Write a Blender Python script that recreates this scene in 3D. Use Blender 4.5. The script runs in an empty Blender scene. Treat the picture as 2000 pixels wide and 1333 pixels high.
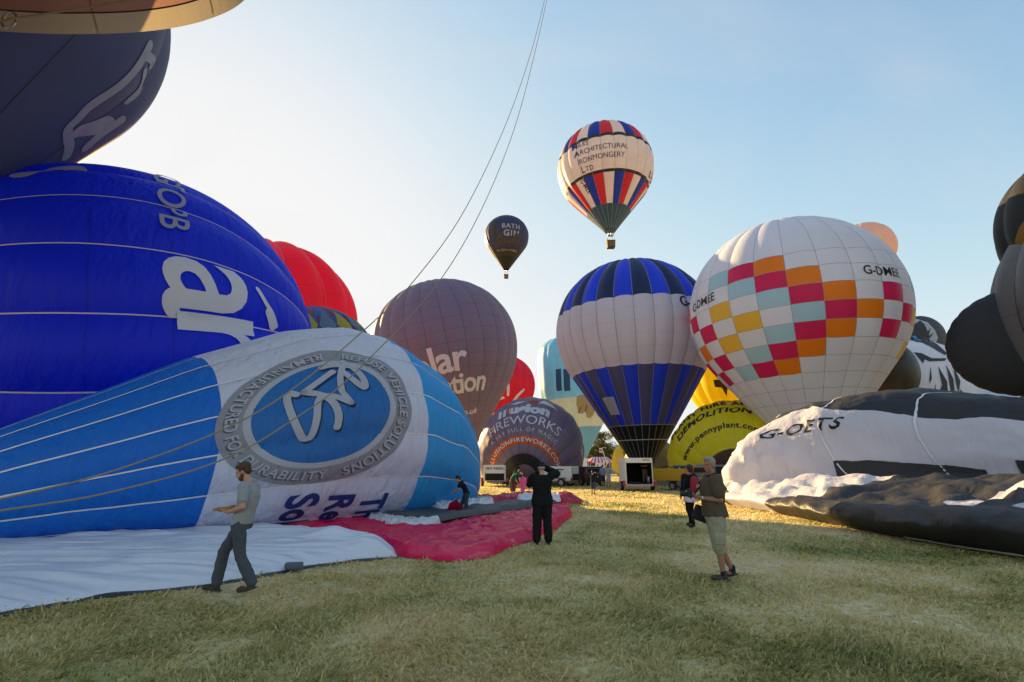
import bpy, bmesh, math, random
import numpy as np
from mathutils import Vector, Matrix, Quaternion

# ---------------------------------------------------------------- camera, sky, sun, exposure
R = math.radians
scene = bpy.context.scene
col = scene.collection
CAM_H = 1.7
PITCH = R(13.58)
camd = bpy.data.cameras.new('camera'); cam = bpy.data.objects.new('camera', camd); col.objects.link(cam)
camd.sensor_width = 36; camd.lens = 18.0; camd.clip_start = .1; camd.clip_end = 6000
cam.location = (0, 0, CAM_H); cam.rotation_euler = (R(90) + PITCH, 0, 0)
scene.camera = cam
SUN_AZ, SUN_EL = R(-36), R(15.5)          # azimuth measured from the view axis (+Y), negative = left
SUN_DIR = Vector((math.sin(SUN_AZ) * math.cos(SUN_EL), math.cos(SUN_AZ) * math.cos(SUN_EL), math.sin(SUN_EL)))
world = bpy.data.worlds.new('World'); scene.world = world; world.use_nodes = True
def build_world():
    nt = world.node_tree; N = nt.nodes; L = nt.links; N.clear()
    out = N.new('ShaderNodeOutputWorld'); bg = N.new('ShaderNodeBackground')
    sky = N.new('ShaderNodeTexSky'); sky.sky_type = 'NISHITA'; sky.sun_disc = False
    sky.sun_elevation = SUN_EL; sky.sun_rotation = SUN_AZ
    sky.altitude = 100; sky.air_density = 1.0; sky.dust_density = 0.8; sky.ozone_density = 1.6
    # soft shoulder, so the glow round the sun stays pale instead of burning out: x / (1 + (x / limit)^3)^(1/3) in each channel
    sep = N.new('ShaderNodeSeparateColor'); comb = N.new('ShaderNodeCombineColor'); L.new(sky.outputs[0], sep.inputs[0])
    def math_(op, a, b):
        n = N.new('ShaderNodeMath'); n.operation = op
        for k, v in enumerate((a, b)):
            if isinstance(v, (int, float)): n.inputs[k].default_value = v
            else: L.new(v, n.inputs[k])
        return n.outputs[0]
    for k in range(3):
        x = math_('MULTIPLY', sep.outputs[k], SKY_GAIN[k]); q = math_('POWER', math_('DIVIDE', x, SKY_LIM[k]), 3.0)
        L.new(math_('DIVIDE', x, math_('POWER', math_('ADD', q, 1.0), 1 / 3)), comb.inputs[k])
    # thin high cirrus
    tc = N.new('ShaderNodeTexCoord'); mp = N.new('ShaderNodeMapping'); mp.inputs['Rotation'].default_value = (0.2, 0.5, 0.6)
    mp.inputs['Scale'].default_value = (1.0, 4, 2.6)
    nz = N.new('ShaderNodeTexNoise'); nz.inputs['Scale'].default_value = 1.6; nz.inputs['Detail'].default_value = 5; nz.inputs['Distortion'].default_value = .6
    cr = N.new('ShaderNodeMapRange'); cr.inputs[1].default_value = .45; cr.inputs[2].default_value = .8; cr.inputs[3].default_value = 0; cr.inputs[4].default_value = .3
    mx = N.new('ShaderNodeMix'); mx.data_type = 'RGBA'; mx.inputs[7].default_value = (SKY_LIM[0] * .8, SKY_LIM[1] * .8, SKY_LIM[2] * .8, 1)
    L.new(tc.outputs['Generated'], mp.inputs[0]); L.new(mp.outputs[0], nz.inputs[0]); L.new(nz.outputs[0], cr.inputs[0])
    L.new(cr.outputs[0], mx.inputs[0]); L.new(comb.outputs[0], mx.inputs[6])
    L.new(mx.outputs[2], bg.inputs[0]); bg.inputs[1].default_value = SKY_STRENGTH
    L.new(bg.outputs[0], out.inputs[0])
SKY_GAIN = (.82, .82, .81); SKY_LIM = (1.84, 1.84, 1.83); SKY_STRENGTH = .1
build_world()
sd = bpy.data.lights.new('sun', 'SUN'); sd.energy = 2.9; sd.angle = R(.6); sd.color = (1, .67, .28)
sun = bpy.data.objects.new('sun', sd); col.objects.link(sun)
sun.rotation_euler = (-SUN_DIR).to_track_quat('-Z', 'Y').to_euler()
scene.view_settings.view_transform = 'Standard'; scene.view_settings.look = 'None'
scene.view_settings.exposure = 2.35; scene.view_settings.gamma = 1
scene.render.engine = 'CYCLES'
scene.cycles.max_bounces = 8; scene.cycles.diffuse_bounces = 4; scene.cycles.transmission_bounces = 6
scene.cycles.use_denoising = True

# ---------------------------------------------------------------- helpers
CP, SP = math.cos(PITCH), math.sin(PITCH)
def at(px, py, Y):
    """a point of the place seen at that pixel of the 2000 px photograph, Y metres ahead"""
    x = (px - 1000) / 1000; y = (666.5 - py) / 1000
    d = Vector((x, CP - y * SP, SP + y * CP))
    t = Y / d.y
    return Vector((d.x * t, Y, CAM_H + d.z * t))
def gp(px, py):
    x = (px - 1000) / 1000; y = (666.5 - py) / 1000
    d = Vector((x, CP - y * SP, SP + y * CP)); t = -CAM_H / d.z
    return Vector((d.x * t, d.y * t, 0))
def srgb(r, g, b):
    f = lambda c: ((c / 255 + .055) / 1.055) ** 2.4 if c > 10 else c / 255 / 12.92
    return (f(r), f(g), f(b))

# a small side scene in which letters and bodies are evaluated, removed at the end
side_scene = bpy.data.scenes.new('side')
def evaluate(o):
    side_scene.collection.objects.link(o); vl = side_scene.view_layers[0]; vl.update(); return o.evaluated_get(vl.depsgraph)
# gradient noise, vectorised
_rng = np.random.RandomState(7)
_perm = np.concatenate([_rng.permutation(256)] * 3)
_grad = _rng.normal(size=(256, 3)); _grad /= np.linalg.norm(_grad, axis=1)[:, None]
def noise(P, f=1.0, seed=0):
    P = np.asarray(P, float) * f + seed * 17.37
    i = np.floor(P).astype(int); g = P - i; i &= 255
    w = g * g * g * (g * (g * 6 - 15) + 10)
    res = 0
    for dx in (0, 1):
        for dy in (0, 1):
            for dz in (0, 1):
                h = _perm[_perm[_perm[(i[..., 0] + dx) & 255] + ((i[..., 1] + dy) & 255)] + ((i[..., 2] + dz) & 255)]
                d = g - np.array([dx, dy, dz]); n = (_grad[h] * d).sum(-1)
                wx = w[..., 0] if dx else 1 - w[..., 0]; wy = w[..., 1] if dy else 1 - w[..., 1]; wz = w[..., 2] if dz else 1 - w[..., 2]
                res = res + n * wx * wy * wz
    return res
def fbm(P, f=1., o=3, seed=0):
    a = 1; s = 0
    for k in range(o): s = s + a * noise(P, f * 2 ** k, seed + k); a *= .5
    return s
def ridge(P, f=1., o=3, seed=0):
    a = 1; s = 0
    for k in range(o): s = s + a * (1 - 2.2 * np.abs(noise(P, f * 1.9 ** k, seed + k))); a *= .55
    return s

def link(o, parent=None):
    col.objects.link(o)
    if parent is not None: o.parent = parent
    return o
def tag(o, label, cat=None, group=None, kind=None):
    o['label'] = label
    if cat: o['category'] = cat
    if group: o['group'] = group
    if kind: o['kind'] = kind
    return o
def empty(name, loc, label=None, cat=None, group=None, rz=0):
    o = bpy.data.objects.new(name, None); o.empty_display_size = .3; o.location = loc; o.rotation_euler = (0, 0, rz); col.objects.link(o)
    if label: tag(o, label, cat, group)
    return o
def mesh(name, V, F, m, parent=None, smooth=True, uv=None):
    me = bpy.data.meshes.new(name)
    V = np.asarray(V, np.float32).reshape(-1, 3)
    if isinstance(F, np.ndarray):
        k = F.shape[1]
        me.vertices.add(len(V)); me.vertices.foreach_set('co', V.ravel())
        me.loops.add(F.size); me.loops.foreach_set('vertex_index', F.astype(np.int32).ravel())
        me.polygons.add(len(F)); me.polygons.foreach_set('loop_start', np.arange(0, F.size, k, dtype=np.int32))
        me.update(calc_edges=True)
    else:
        me.from_pydata([tuple(v) for v in V], [], F)
    if smooth: me.shade_smooth()
    if uv is not None:
        l = me.uv_layers.new(name='UVMap'); idx = np.empty(len(me.loops), np.int32); me.loops.foreach_get('vertex_index', idx)
        l.data.foreach_set('uv', np.asarray(uv, np.float32)[idx].ravel())
    if m: me.materials.append(m)
    o = bpy.data.objects.new(name, me)
    return link(o, parent)
def grid_faces(nu, nv):
    a = np.arange((nu - 1) * (nv - 1)); i = a // (nv - 1); j = a % (nv - 1); b = i * nv + j
    return np.stack([b, b + nv, b + nv + 1, b + 1], 1)

class MB:
    """collects simple shapes, then links them as one mesh object"""
    def __init__(s): s.v = []; s.f = []
    def add(s, V, F):
        o = len(s.v); s.v += [tuple(v) for v in V]; s.f += [tuple(i + o for i in f) for f in F]; return s
    def box(s, c, d, rz=0, rot=None, taper=1.0, bevel=0):
        x, y, z = d[0] / 2, d[1] / 2, d[2] / 2
        if bevel:
            b = min(bevel, x * .9, y * .9, z * .9); bm = bmesh.new(); bmesh.ops.create_cube(bm, size=1)
            for v in bm.verts: v.co = Vector((v.co.x * d[0], v.co.y * d[1], v.co.z * d[2]))
            bmesh.ops.bevel(bm, geom=bm.edges[:], offset=b, segments=2, affect='EDGES', profile=.6)
            bm.verts.ensure_lookup_table(); V = [v.co.copy() for v in bm.verts]; F = [[v.index for v in f.verts] for f in bm.faces]; bm.free()
            if taper != 1: V = [Vector((v.x * (taper if v.z > 0 else 1), v.y * (taper if v.z > 0 else 1), v.z)) for v in V]
        else:
            V = [Vector((sx * x * (taper if sz > 0 else 1), sy * y * (taper if sz > 0 else 1), sz * z)) for sz in (-1, 1) for sy in (-1, 1) for sx in (-1, 1)]
            F = [(0, 2, 3, 1), (4, 5, 7, 6), (0, 1, 5, 4), (2, 6, 7, 3), (0, 4, 6, 2), (1, 3, 7, 5)]
        M = rot if rot is not None else Matrix.Rotation(rz, 3, 'Z')
        return s.add([M @ v + Vector(c) for v in V], F)
    def cyl(s, p0, p1, r0, r1=None, n=12, caps=True):
        p0, p1 = Vector(p0), Vector(p1); r1 = r0 if r1 is None else r1
        q = (p1 - p0).to_track_quat('Z', 'Y'); V = []
        for p, r in ((p0, r0), (p1, r1)):
            V += [q @ Vector((r * math.cos(a * 2 * math.pi / n), r * math.sin(a * 2 * math.pi / n), 0)) + p for a in range(n)]
        F = [(a, (a + 1) % n, n + (a + 1) % n, n + a) for a in range(n)]
        if caps: F += [tuple(range(n - 1, -1, -1)), tuple(range(n, 2 * n))]
        return s.add(V, F)
    def tube(s, pts, r, n=8):
        pts = [Vector(p) for p in pts]; V = []; k = len(pts)
        rr = r if isinstance(r, (list, tuple)) else [r] * k
        for i, p in enumerate(pts):
            t = (pts[min(i + 1, k - 1)] - pts[max(i - 1, 0)]); q = t.to_track_quat('Z', 'Y')
            V += [q @ Vector((rr[i] * math.cos(a * 2 * math.pi / n), rr[i] * math.sin(a * 2 * math.pi / n), 0)) + p for a in range(n)]
        F = [(i * n + a, i * n + (a + 1) % n, (i + 1) * n + (a + 1) % n, (i + 1) * n + a) for i in range(k - 1) for a in range(n)]
        F += [tuple(range(n - 1, -1, -1)), tuple(range((k - 1) * n, k * n))]
        return s.add(V, F)
    def ell(s, c, r, rot=None, n=14, m=9):
        V = []; c = Vector(c)
        for i in range(m + 1):
            ph = math.pi * i / m
            for a in range(n):
                t = 2 * math.pi * a / n
                v = Vector((r[0] * math.sin(ph) * math.cos(t), r[1] * math.sin(ph) * math.sin(t), r[2] * math.cos(ph)))
                V.append((rot @ v if rot is not None else v) + c)
        F = [(i * n + a, (i + 1) * n + a, (i + 1) * n + (a + 1) % n, i * n + (a + 1) % n) for i in range(m) for a in range(n)]
        return s.add(V, F)
    def poly(s, pts): o = len(s.v); s.v += [tuple(p) for p in pts]; s.f.append(tuple(range(o, o + len(pts)))); return s
    def build(s, name, m, parent=None, smooth=False):
        return mesh(name, s.v, s.f, m, parent, smooth)

# ---------------------------------------------------------------- materials
MATS = {}
def nodes_of(name):
    m = bpy.data.materials.new(name); m.use_nodes = True
    return m, m.node_tree.nodes, m.node_tree.links, m.node_tree.nodes['Principled BSDF']
def mat(name, c, rough=.6, metal=0, spec=.4, var=.12, scale=6., bump=0., emit=None, alpha=None):
    if name in MATS: return MATS[name]
    m, N, L, b = nodes_of(name)
    tc = N.new('ShaderNodeTexCoord'); nz = N.new('ShaderNodeTexNoise'); nz.inputs['Scale'].default_value = scale; nz.inputs['Detail'].default_value = 5
    L.new(tc.outputs['Object'], nz.inputs['Vector'])
    mr = N.new('ShaderNodeMapRange'); mr.inputs[3].default_value = 1 - var; mr.inputs[4].default_value = 1 + var
    L.new(nz.outputs[0], mr.inputs[0])
    mu = N.new('ShaderNodeVectorMath'); mu.operation = 'MULTIPLY'; mu.inputs[0].default_value = c[:3]
    L.new(mr.outputs[0], mu.inputs[1]); L.new(mu.outputs[0], b.inputs['Base Color'])
    b.inputs['Roughness'].default_value = rough; b.inputs['Metallic'].default_value = metal; b.inputs['Specular IOR Level'].default_value = spec
    if bump:
        bp = N.new('ShaderNodeBump'); bp.inputs['Strength'].default_value = bump; bp.inputs['Distance'].default_value = .02
        L.new(nz.outputs[0], bp.inputs['Height']); L.new(bp.outputs[0], b.inputs['Normal'])
    if emit: b.inputs['Emission Color'].default_value = (*emit[:3], 1); b.inputs['Emission Strength'].default_value = emit[3]
    MATS[name] = m; return m
def nylon(name, c, trans=.36, rows=0., wr=.25, depth=.08, seam=.75, rough=.5, wscale=1.0, spec=.35):
    """ripstop balloon cloth: diffuse front, light passing through, fine wrinkles; UV.x across the gore, UV.y along it"""
    if name in MATS: return MATS[name]
    m, N, L, b = nodes_of(name); out = N['Material Output']
    tc = N.new('ShaderNodeTexCoord')
    n1 = N.new('ShaderNodeTexNoise'); n1.inputs['Scale'].default_value = .35; n1.inputs['Detail'].default_value = 3
    L.new(tc.outputs['Object'], n1.inputs['Vector'])
    mr = N.new('ShaderNodeMapRange'); mr.inputs[3].default_value = .9; mr.inputs[4].default_value = 1.1; L.new(n1.outputs[0], mr.inputs[0])
    mu = N.new('ShaderNodeVectorMath'); mu.operation = 'MULTIPLY'; mu.inputs[0].default_value = c[:3]; L.new(mr.outputs[0], mu.inputs[1])
    colr = mu.outputs[0]
    uv = N.new('ShaderNodeUVMap'); sx = N.new('ShaderNodeSeparateXYZ'); L.new(uv.outputs[0], sx.inputs[0])
    def edge(sock, w):       # 1 on the seam line, 0 away from it
        fr = N.new('ShaderNodeMath'); fr.operation = 'FRACT'; L.new(sock, fr.inputs[0])
        pp = N.new('ShaderNodeMath'); pp.operation = 'PINGPONG'; L.new(fr.outputs[0], pp.inputs[0]); pp.inputs[1].default_value = .5
        mm = N.new('ShaderNodeMapRange'); mm.inputs[1].default_value = 0; mm.inputs[2].default_value = w; mm.inputs[3].default_value = 1; mm.inputs[4].default_value = 0
        L.new(pp.outputs[0], mm.inputs[0]); return mm.outputs[0]
    ex = edge(sx.outputs[0], .014)
    if rows:
        ml = N.new('ShaderNodeMath'); ml.operation = 'MULTIPLY'; ml.inputs[1].default_value = rows; L.new(sx.outputs[1], ml.inputs[0])
        ey = edge(ml.outputs[0], .02); mxx = N.new('ShaderNodeMath'); mxx.operation = 'MAXIMUM'; L.new(ex, mxx.inputs[0]); L.new(ey, mxx.inputs[1]); ex = mxx.outputs[0]
    mc = N.new('ShaderNodeMix'); mc.data_type = 'RGBA'; L.new(ex, mc.inputs[0]); L.new(colr, mc.inputs[6]); mc.inputs[7].default_value = tuple(v * seam for v in c[:3]) + (1,)
    L.new(mc.outputs[2], b.inputs['Base Color']); b.inputs['Roughness'].default_value = rough; b.inputs['Specular IOR Level'].default_value = spec
    # fine wrinkles, stretched at a slant over the cloth
    mp = N.new('ShaderNodeMapping'); mp.inputs['Scale'].default_value = (2.2 * wscale, 2.2 * wscale, .45 * wscale); mp.inputs['Rotation'].default_value = (.5, .4, .3)
    n2 = N.new('ShaderNodeTexNoise'); n2.inputs['Scale'].default_value = 2.2; n2.inputs['Detail'].default_value = 4; n2.inputs['Distortion'].default_value = .4
    L.new(tc.outputs['Object'], mp.inputs[0]); L.new(mp.outputs[0], n2.inputs['Vector'])
    bp = N.new('ShaderNodeBump'); bp.inputs['Strength'].default_value = wr; bp.inputs['Distance'].default_value = depth
    L.new(n2.outputs[0], bp.inputs['Height']); L.new(bp.outputs[0], b.inputs['Normal'])
    tr = N.new('ShaderNodeBsdfTranslucent'); L.new(mc.outputs[2], tr.inputs[0]); L.new(bp.outputs[0], tr.inputs[1])
    ms = N.new('ShaderNodeMixShader'); ms.inputs[0].default_value = trans; L.new(b.outputs[0], ms.inputs[1]); L.new(tr.outputs[0], ms.inputs[2])
    L.new(ms.outputs[0], out.inputs['Surface'])
    MATS[name] = m; return m

# ---------------------------------------------------------------- balloon envelopes
def prof_std(Rr, alpha=30, rm=1.0, top=.95, n=70):
    """mouth-to-crown outline: straight cone running tangentially into a slightly flattened sphere"""
    a = R(alpha); zc = (Rr * math.cos(a) - rm) / math.tan(a) + Rr * math.sin(a)
    pts = [(rm, 0)]
    for k in range(n + 1):
        p = -a + (math.pi / 2 + a) * k / n
        pts.append((max(Rr * math.cos(p), 1e-3), zc + Rr * math.sin(p) * (top if p > 0 else 1)))
    return pts
class Env:
    def __init__(s, prof, base, axis=(0, 0, 1), roll=0., G=24, bulge=.03, warp=None, bfade=.25):
        p = np.array(prof, float); d = np.r_[0, np.cumsum(np.hypot(*np.diff(p, axis=0).T))]
        s.L = d[-1]; t = np.linspace(0, 1, 400); s.t = t
        s.r = np.interp(t * s.L, d, p[:, 0]); s.z = np.interp(t * s.L, d, p[:, 1])
        k = np.ones(9) / 9
        s.dr = np.gradient(s.r, t * s.L); s.dz = np.gradient(s.z, t * s.L)
        s.base = np.array(base, float); s.G = G; s.bulge = bulge; s.warp = warp; s.bfade = bfade
        a = Vector(axis).normalized(); q = Vector((0, 0, 1)).rotation_difference(a)
        s.M = np.array(q.to_matrix()) @ np.array(Matrix.Rotation(roll, 3, 'Z'))
    def pos(s, sv, th):
        sv = np.asarray(sv, float); th = np.asarray(th, float)
        r = np.interp(sv, s.t, s.r); z = np.interp(sv, s.t, s.z); nr = np.interp(sv, s.t, s.dz); nz = -np.interp(sv, s.t, s.dr)
        u = (th * s.G / (2 * math.pi)) % 1.0; lob = 4 * u * (1 - u)
        amp = s.bulge * np.minimum(r, .9 * s.r.max()) * np.clip(sv / s.bfade, .15, 1) * (lob - .4)
        rr = r + amp * nr
        P = np.stack([rr * np.cos(th), rr * np.sin(th), z + amp * nz], -1) @ s.M.T + s.base
        if s.warp: P = s.warp(P, sv, th)
        return P
    def nrm(s, sv, th):
        e = 2e-3
        a = s.pos(np.clip(sv + e, 0, 1), th) - s.pos(np.clip(sv - e, 0, 1), th); b = s.pos(sv, th + e) - s.pos(sv, th - e)
        n = np.cross(b, a); return n / (np.linalg.norm(n, axis=-1, keepdims=True) + 1e-9)
    def th_dir(s, d):
        l = s.M.T @ np.array(d, float); return math.atan2(l[1], l[0])
    def rad(s, sv): return float(np.interp(sv, s.t, s.r))
    def s_at_z(s, f): return float(np.interp(f * s.z[-1], s.z, s.t))
def patch(env, root, name, s0, s1, t0, t1, m, nu=7, nv=None, off=0., rows=1.):
    nv = nv or max(4, int(46 * (s1 - s0)) + 3)
    S, T = np.meshgrid(np.linspace(s0, s1, nv), np.linspace(t0, t1, nu)); S = S.ravel(); T = T.ravel()
    P = env.pos(S, T)
    if off: P = P + env.nrm(S, T) * off
    uv = np.stack([T * env.G / (2 * math.pi), S], -1)
    return mesh(name, P - env.base, grid_faces(nu, nv), m, root, True, uv)
def envelope(root, env, rows, colour, nu=7, dens=46, name='gore', tapes=None, tape_w=.05, hoops=()):
    """one cloth panel object per gore and colour run, plus load tapes along the seams"""
    st = 2 * math.pi / env.G
    for i in range(env.G):
        j = 0
        while j < len(rows) - 1:
            k = j; m = colour(i, j)
            while k + 1 < len(rows) - 1 and colour(i, k + 1) is m: k += 1
            if m is not None:
                patch(env, root, name if k - j > len(rows) / 2 else 'panel', rows[j], rows[k + 1], i * st, (i + 1) * st, m, nu, max(4, int(dens * (rows[k + 1] - rows[j])) + 3))
            j = k + 1
    if tapes:
        for i in range(env.G):
            S = np.linspace(.01, .985, 60); w = tape_w / np.maximum(np.interp(S, env.t, env.r), .3) / 2
            A = env.pos(S, i * st - w) + env.nrm(S, i * st - w) * .015; B = env.pos(S, i * st + w) + env.nrm(S, i * st + w) * .015
            P = np.stack([A, B], 1).reshape(-1, 3) - env.base
            mesh('load_tape', P, grid_faces(60, 2), tapes, root, True)
    for (sv, w, m) in hoops:
        patch(env, root, 'hoop_tape', sv - w / env.L / 2, sv + w / env.L / 2, 0, 2 * math.pi, m, env.G * 5 + 1, 3, .012)
def cut(V, F, step):
    bm = bmesh.new(); vs = [bm.verts.new(v) for v in V]
    for f in F:
        try: bm.faces.new([vs[i] for i in f])
        except ValueError: pass
    lo = np.min(V, 0); hi = np.max(V, 0)
    for ax in (0, 1):
        x = lo[ax] + step
        while x < hi[ax]:
            co = [0, 0, 0]; co[ax] = x; no = [0, 0, 0]; no[ax] = 1
            bmesh.ops.bisect_plane(bm, geom=bm.verts[:] + bm.edges[:] + bm.faces[:], plane_co=co, plane_no=no, dist=1e-5); x += step
    bmesh.ops.triangulate(bm, faces=[f for f in bm.faces if len(f.verts) > 4])
    bm.verts.index_update(); V = np.array([v.co[:] for v in bm.verts]); F = [[v.index for v in f.verts] for f in bm.faces]; bm.free()
    return V, F
_tc = {}
def glyphs(body, size=1., bold=0., shear=0., spacing=1., align='CENTER', line=1., wide=1., step=None):
    cu = bpy.data.curves.new('t', 'FONT'); cu.body = body; cu.size = size; cu.offset = bold * size; cu.shear = shear; cu.space_character = spacing
    cu.align_x = align; cu.align_y = 'CENTER'; cu.space_line = line; cu.resolution_u = 4; cu.dimensions = '2D'; cu.fill_mode = 'FRONT'
    o = bpy.data.objects.new('t', cu); ev = evaluate(o); me = ev.to_mesh()
    V = np.array([v.co[:] for v in me.vertices]).reshape(-1, 3); F = [tuple(p.vertices) for p in me.polygons]
    ev.to_mesh_clear(); bpy.data.objects.remove(o); bpy.data.curves.remove(cu)
    V[:, 0] *= wide
    return cut(V, F, step or min(size * .22, .4))
def decal(env, root, name, V, F, s0, th0, m, off=.02, rot=0., taper=False, mirror=1):
    """lay a flat design (metres, x = reading direction, y towards the crown) on the cloth"""
    x = V[:, 0] * math.cos(rot) - V[:, 1] * math.sin(rot); y = V[:, 0] * math.sin(rot) + V[:, 1] * math.cos(rot)
    S = np.clip(s0 + y / env.L, 0, 1)
    rr = env.rad(s0) if not taper else np.maximum(np.interp(S, env.t, env.r), .3)
    T = th0 + x / rr
    P = env.pos(S, T) + env.nrm(S, T) * off
    return mesh(name, P - env.base, F, m, root, True)
def shape2d(pts, step):
    V = np.array([(p[0], p[1], 0) for p in pts], float); return cut(V, [tuple(range(len(pts)))], step)
def ring2d(r0, r1, a0=0, a1=2 * math.pi, n=96, k=3):
    V = []; 
    for i in range(n + 1):
        a = a0 + (a1 - a0) * i / n
        for j in range(k + 1): r = r0 + (r1 - r0) * j / k; V.append((r * math.cos(a), r * math.sin(a), 0))
    return np.array(V), [tuple(f) for f in grid_faces(n + 1, k + 1)]
def disc2d(r, n=72, k=10): return ring2d(1e-3, r, 0, 2 * math.pi, n, k)
def stroke2d(pts, w, n=8):
    """thick round-ended line through the points"""
    P = np.array(pts, float); Q = []
    for i in range(len(P) - 1):
        p0 = P[max(i - 1, 0)]; p1 = P[i]; p2 = P[i + 1]; p3 = P[min(i + 2, len(P) - 1)]
        for t in np.arange(n) / n:
            Q.append(.5 * ((2 * p1) + (-p0 + p2) * t + (2 * p0 - 5 * p1 + 4 * p2 - p3) * t * t + (-p0 + 3 * p1 - 3 * p2 + p3) * t ** 3))
    Q.append(P[-1]); Q = np.array(Q); d = np.gradient(Q, axis=0); d /= np.linalg.norm(d, axis=1)[:, None] + 1e-9; nn = np.stack([-d[:, 1], d[:, 0]], 1)
    V = np.zeros((len(Q) * 2, 3)); V[0::2, :2] = Q + nn * w / 2; V[1::2, :2] = Q - nn * w / 2
    F = [tuple(f) for f in grid_faces(len(Q), 2)]
    for c in (Q[0], Q[-1]):
        o = len(V); a = np.linspace(0, 2 * math.pi, 13)[:-1]
        V = np.vstack([V, np.stack([c[0] + w / 2 * np.cos(a), c[1] + w / 2 * np.sin(a), np.zeros(12)], 1)]); F.append(tuple(range(o, o + 12)))
    return V, F
def arc_text(body, rad, mid, size, bold=0., top=True, spacing=1.0):
    """letters set round a circle; top: letter tops outwards, clockwise; else tops inwards"""
    V, F = glyphs(body, size, bold, spacing=spacing, step=size * .3)
    x, y = V[:, 0], V[:, 1]
    if top: a = mid - x / rad; r = rad + y
    else: a = mid + x / rad; r = rad - y
    return np.stack([r * np.cos(a), r * np.sin(a), 0 * x], 1), F
# ---------------------------------------------------------------- ground
def ground_material():
    m, N, L, b = nodes_of('dry_meadow'); tc = N.new('ShaderNodeTexCoord')
    def nz(sc, det=6, dist=0.):
        n = N.new('ShaderNodeTexNoise'); n.inputs['Scale'].default_value = sc; n.inputs['Detail'].default_value = det; n.inputs['Distortion'].default_value = dist
        L.new(tc.outputs['Object'], n.inputs['Vector']); return n
    def ramp(src, stops):
        r = N.new('ShaderNodeValToRGB'); e = r.color_ramp.elements
        while len(e) < len(stops): e.new(.5)
        for k, (p, c) in enumerate(stops): e[k].position = p; e[k].color = (*c, 1)
        L.new(src, r.inputs[0]); return r
    a = nz(.33, 6, .5); r1 = ramp(a.outputs[0], [(.32, (.28, .28, .1)), (.46, (.52, .45, .2)), (.6, (.68, .55, .31)), (.76, (.74, .61, .4))])
    f = nz(9, 8, .3); r2 = ramp(f.outputs[0], [(.3, (.5, .5, .5)), (.7, (1.25, 1.25, 1.25))])
    mx = N.new('ShaderNodeMix'); mx.data_type = 'RGBA'; mx.blend_type = 'MULTIPLY'; mx.inputs[0].default_value = .8
    L.new(r1.outputs[0], mx.inputs[6]); L.new(r2.outputs[0], mx.inputs[7]); L.new(mx.outputs[2], b.inputs['Base Color'])
    b.inputs['Roughness'].default_value = .95; b.inputs['Specular IOR Level'].default_value = .1
    bp = N.new('ShaderNodeBump'); bp.inputs['Strength'].default_value = .8; bp.inputs['Distance'].default_value = .08
    L.new(f.outputs[0], bp.inputs['Height']); L.new(bp.outputs[0], b.inputs['Normal']); return m
def blade_material():
    m, N, L, b = nodes_of('grass_blades'); out = N['Material Output']; tc = N.new('ShaderNodeTexCoord')
    a = N.new('ShaderNodeTexNoise'); a.inputs['Scale'].default_value = .33; a.inputs['Detail'].default_value = 6; a.inputs['Distortion'].default_value = .5
    L.new(tc.outputs['Object'], a.inputs['Vector'])
    at_ = N.new('ShaderNodeAttribute'); at_.attribute_name = 'tone'
    ad = N.new('ShaderNodeMath'); ad.operation = 'MULTIPLY_ADD'; L.new(at_.outputs['Fac'], ad.inputs[0]); ad.inputs[1].default_value = .34; L.new(a.outputs[0], ad.inputs[2])
    sb = N.new('ShaderNodeMath'); sb.operation = 'SUBTRACT'; L.new(ad.outputs[0], sb.inputs[0]); sb.inputs[1].default_value = .17
    r = N.new('ShaderNodeValToRGB'); e = r.color_ramp.elements
    stops = [(.22, (.18, .2, .055)), (.39, (.46, .42, .15)), (.53, (.74, .6, .28)), (.67, (.84, .69, .41)), (.85, (.86, .74, .5))]
    while len(e) < len(stops): e.new(.5)
    for k, (p, c) in enumerate(stops): e[k].position = p; e[k].color = (*c, 1)
    L.new(sb.outputs[0], r.inputs[0]); L.new(r.outputs[0], b.inputs['Base Color']); b.inputs['Roughness'].default_value = .7; b.inputs['Specular IOR Level'].default_value = .2
    tr = N.new('ShaderNodeBsdfTranslucent'); L.new(r.outputs[0], tr.inputs[0]); ms = N.new('ShaderNodeMixShader'); ms.inputs[0].default_value = .5
    L.new(b.outputs[0], ms.inputs[1]); L.new(tr.outputs[0], ms.inputs[2]); L.new(ms.outputs[0], out.inputs['Surface']); return m
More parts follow.
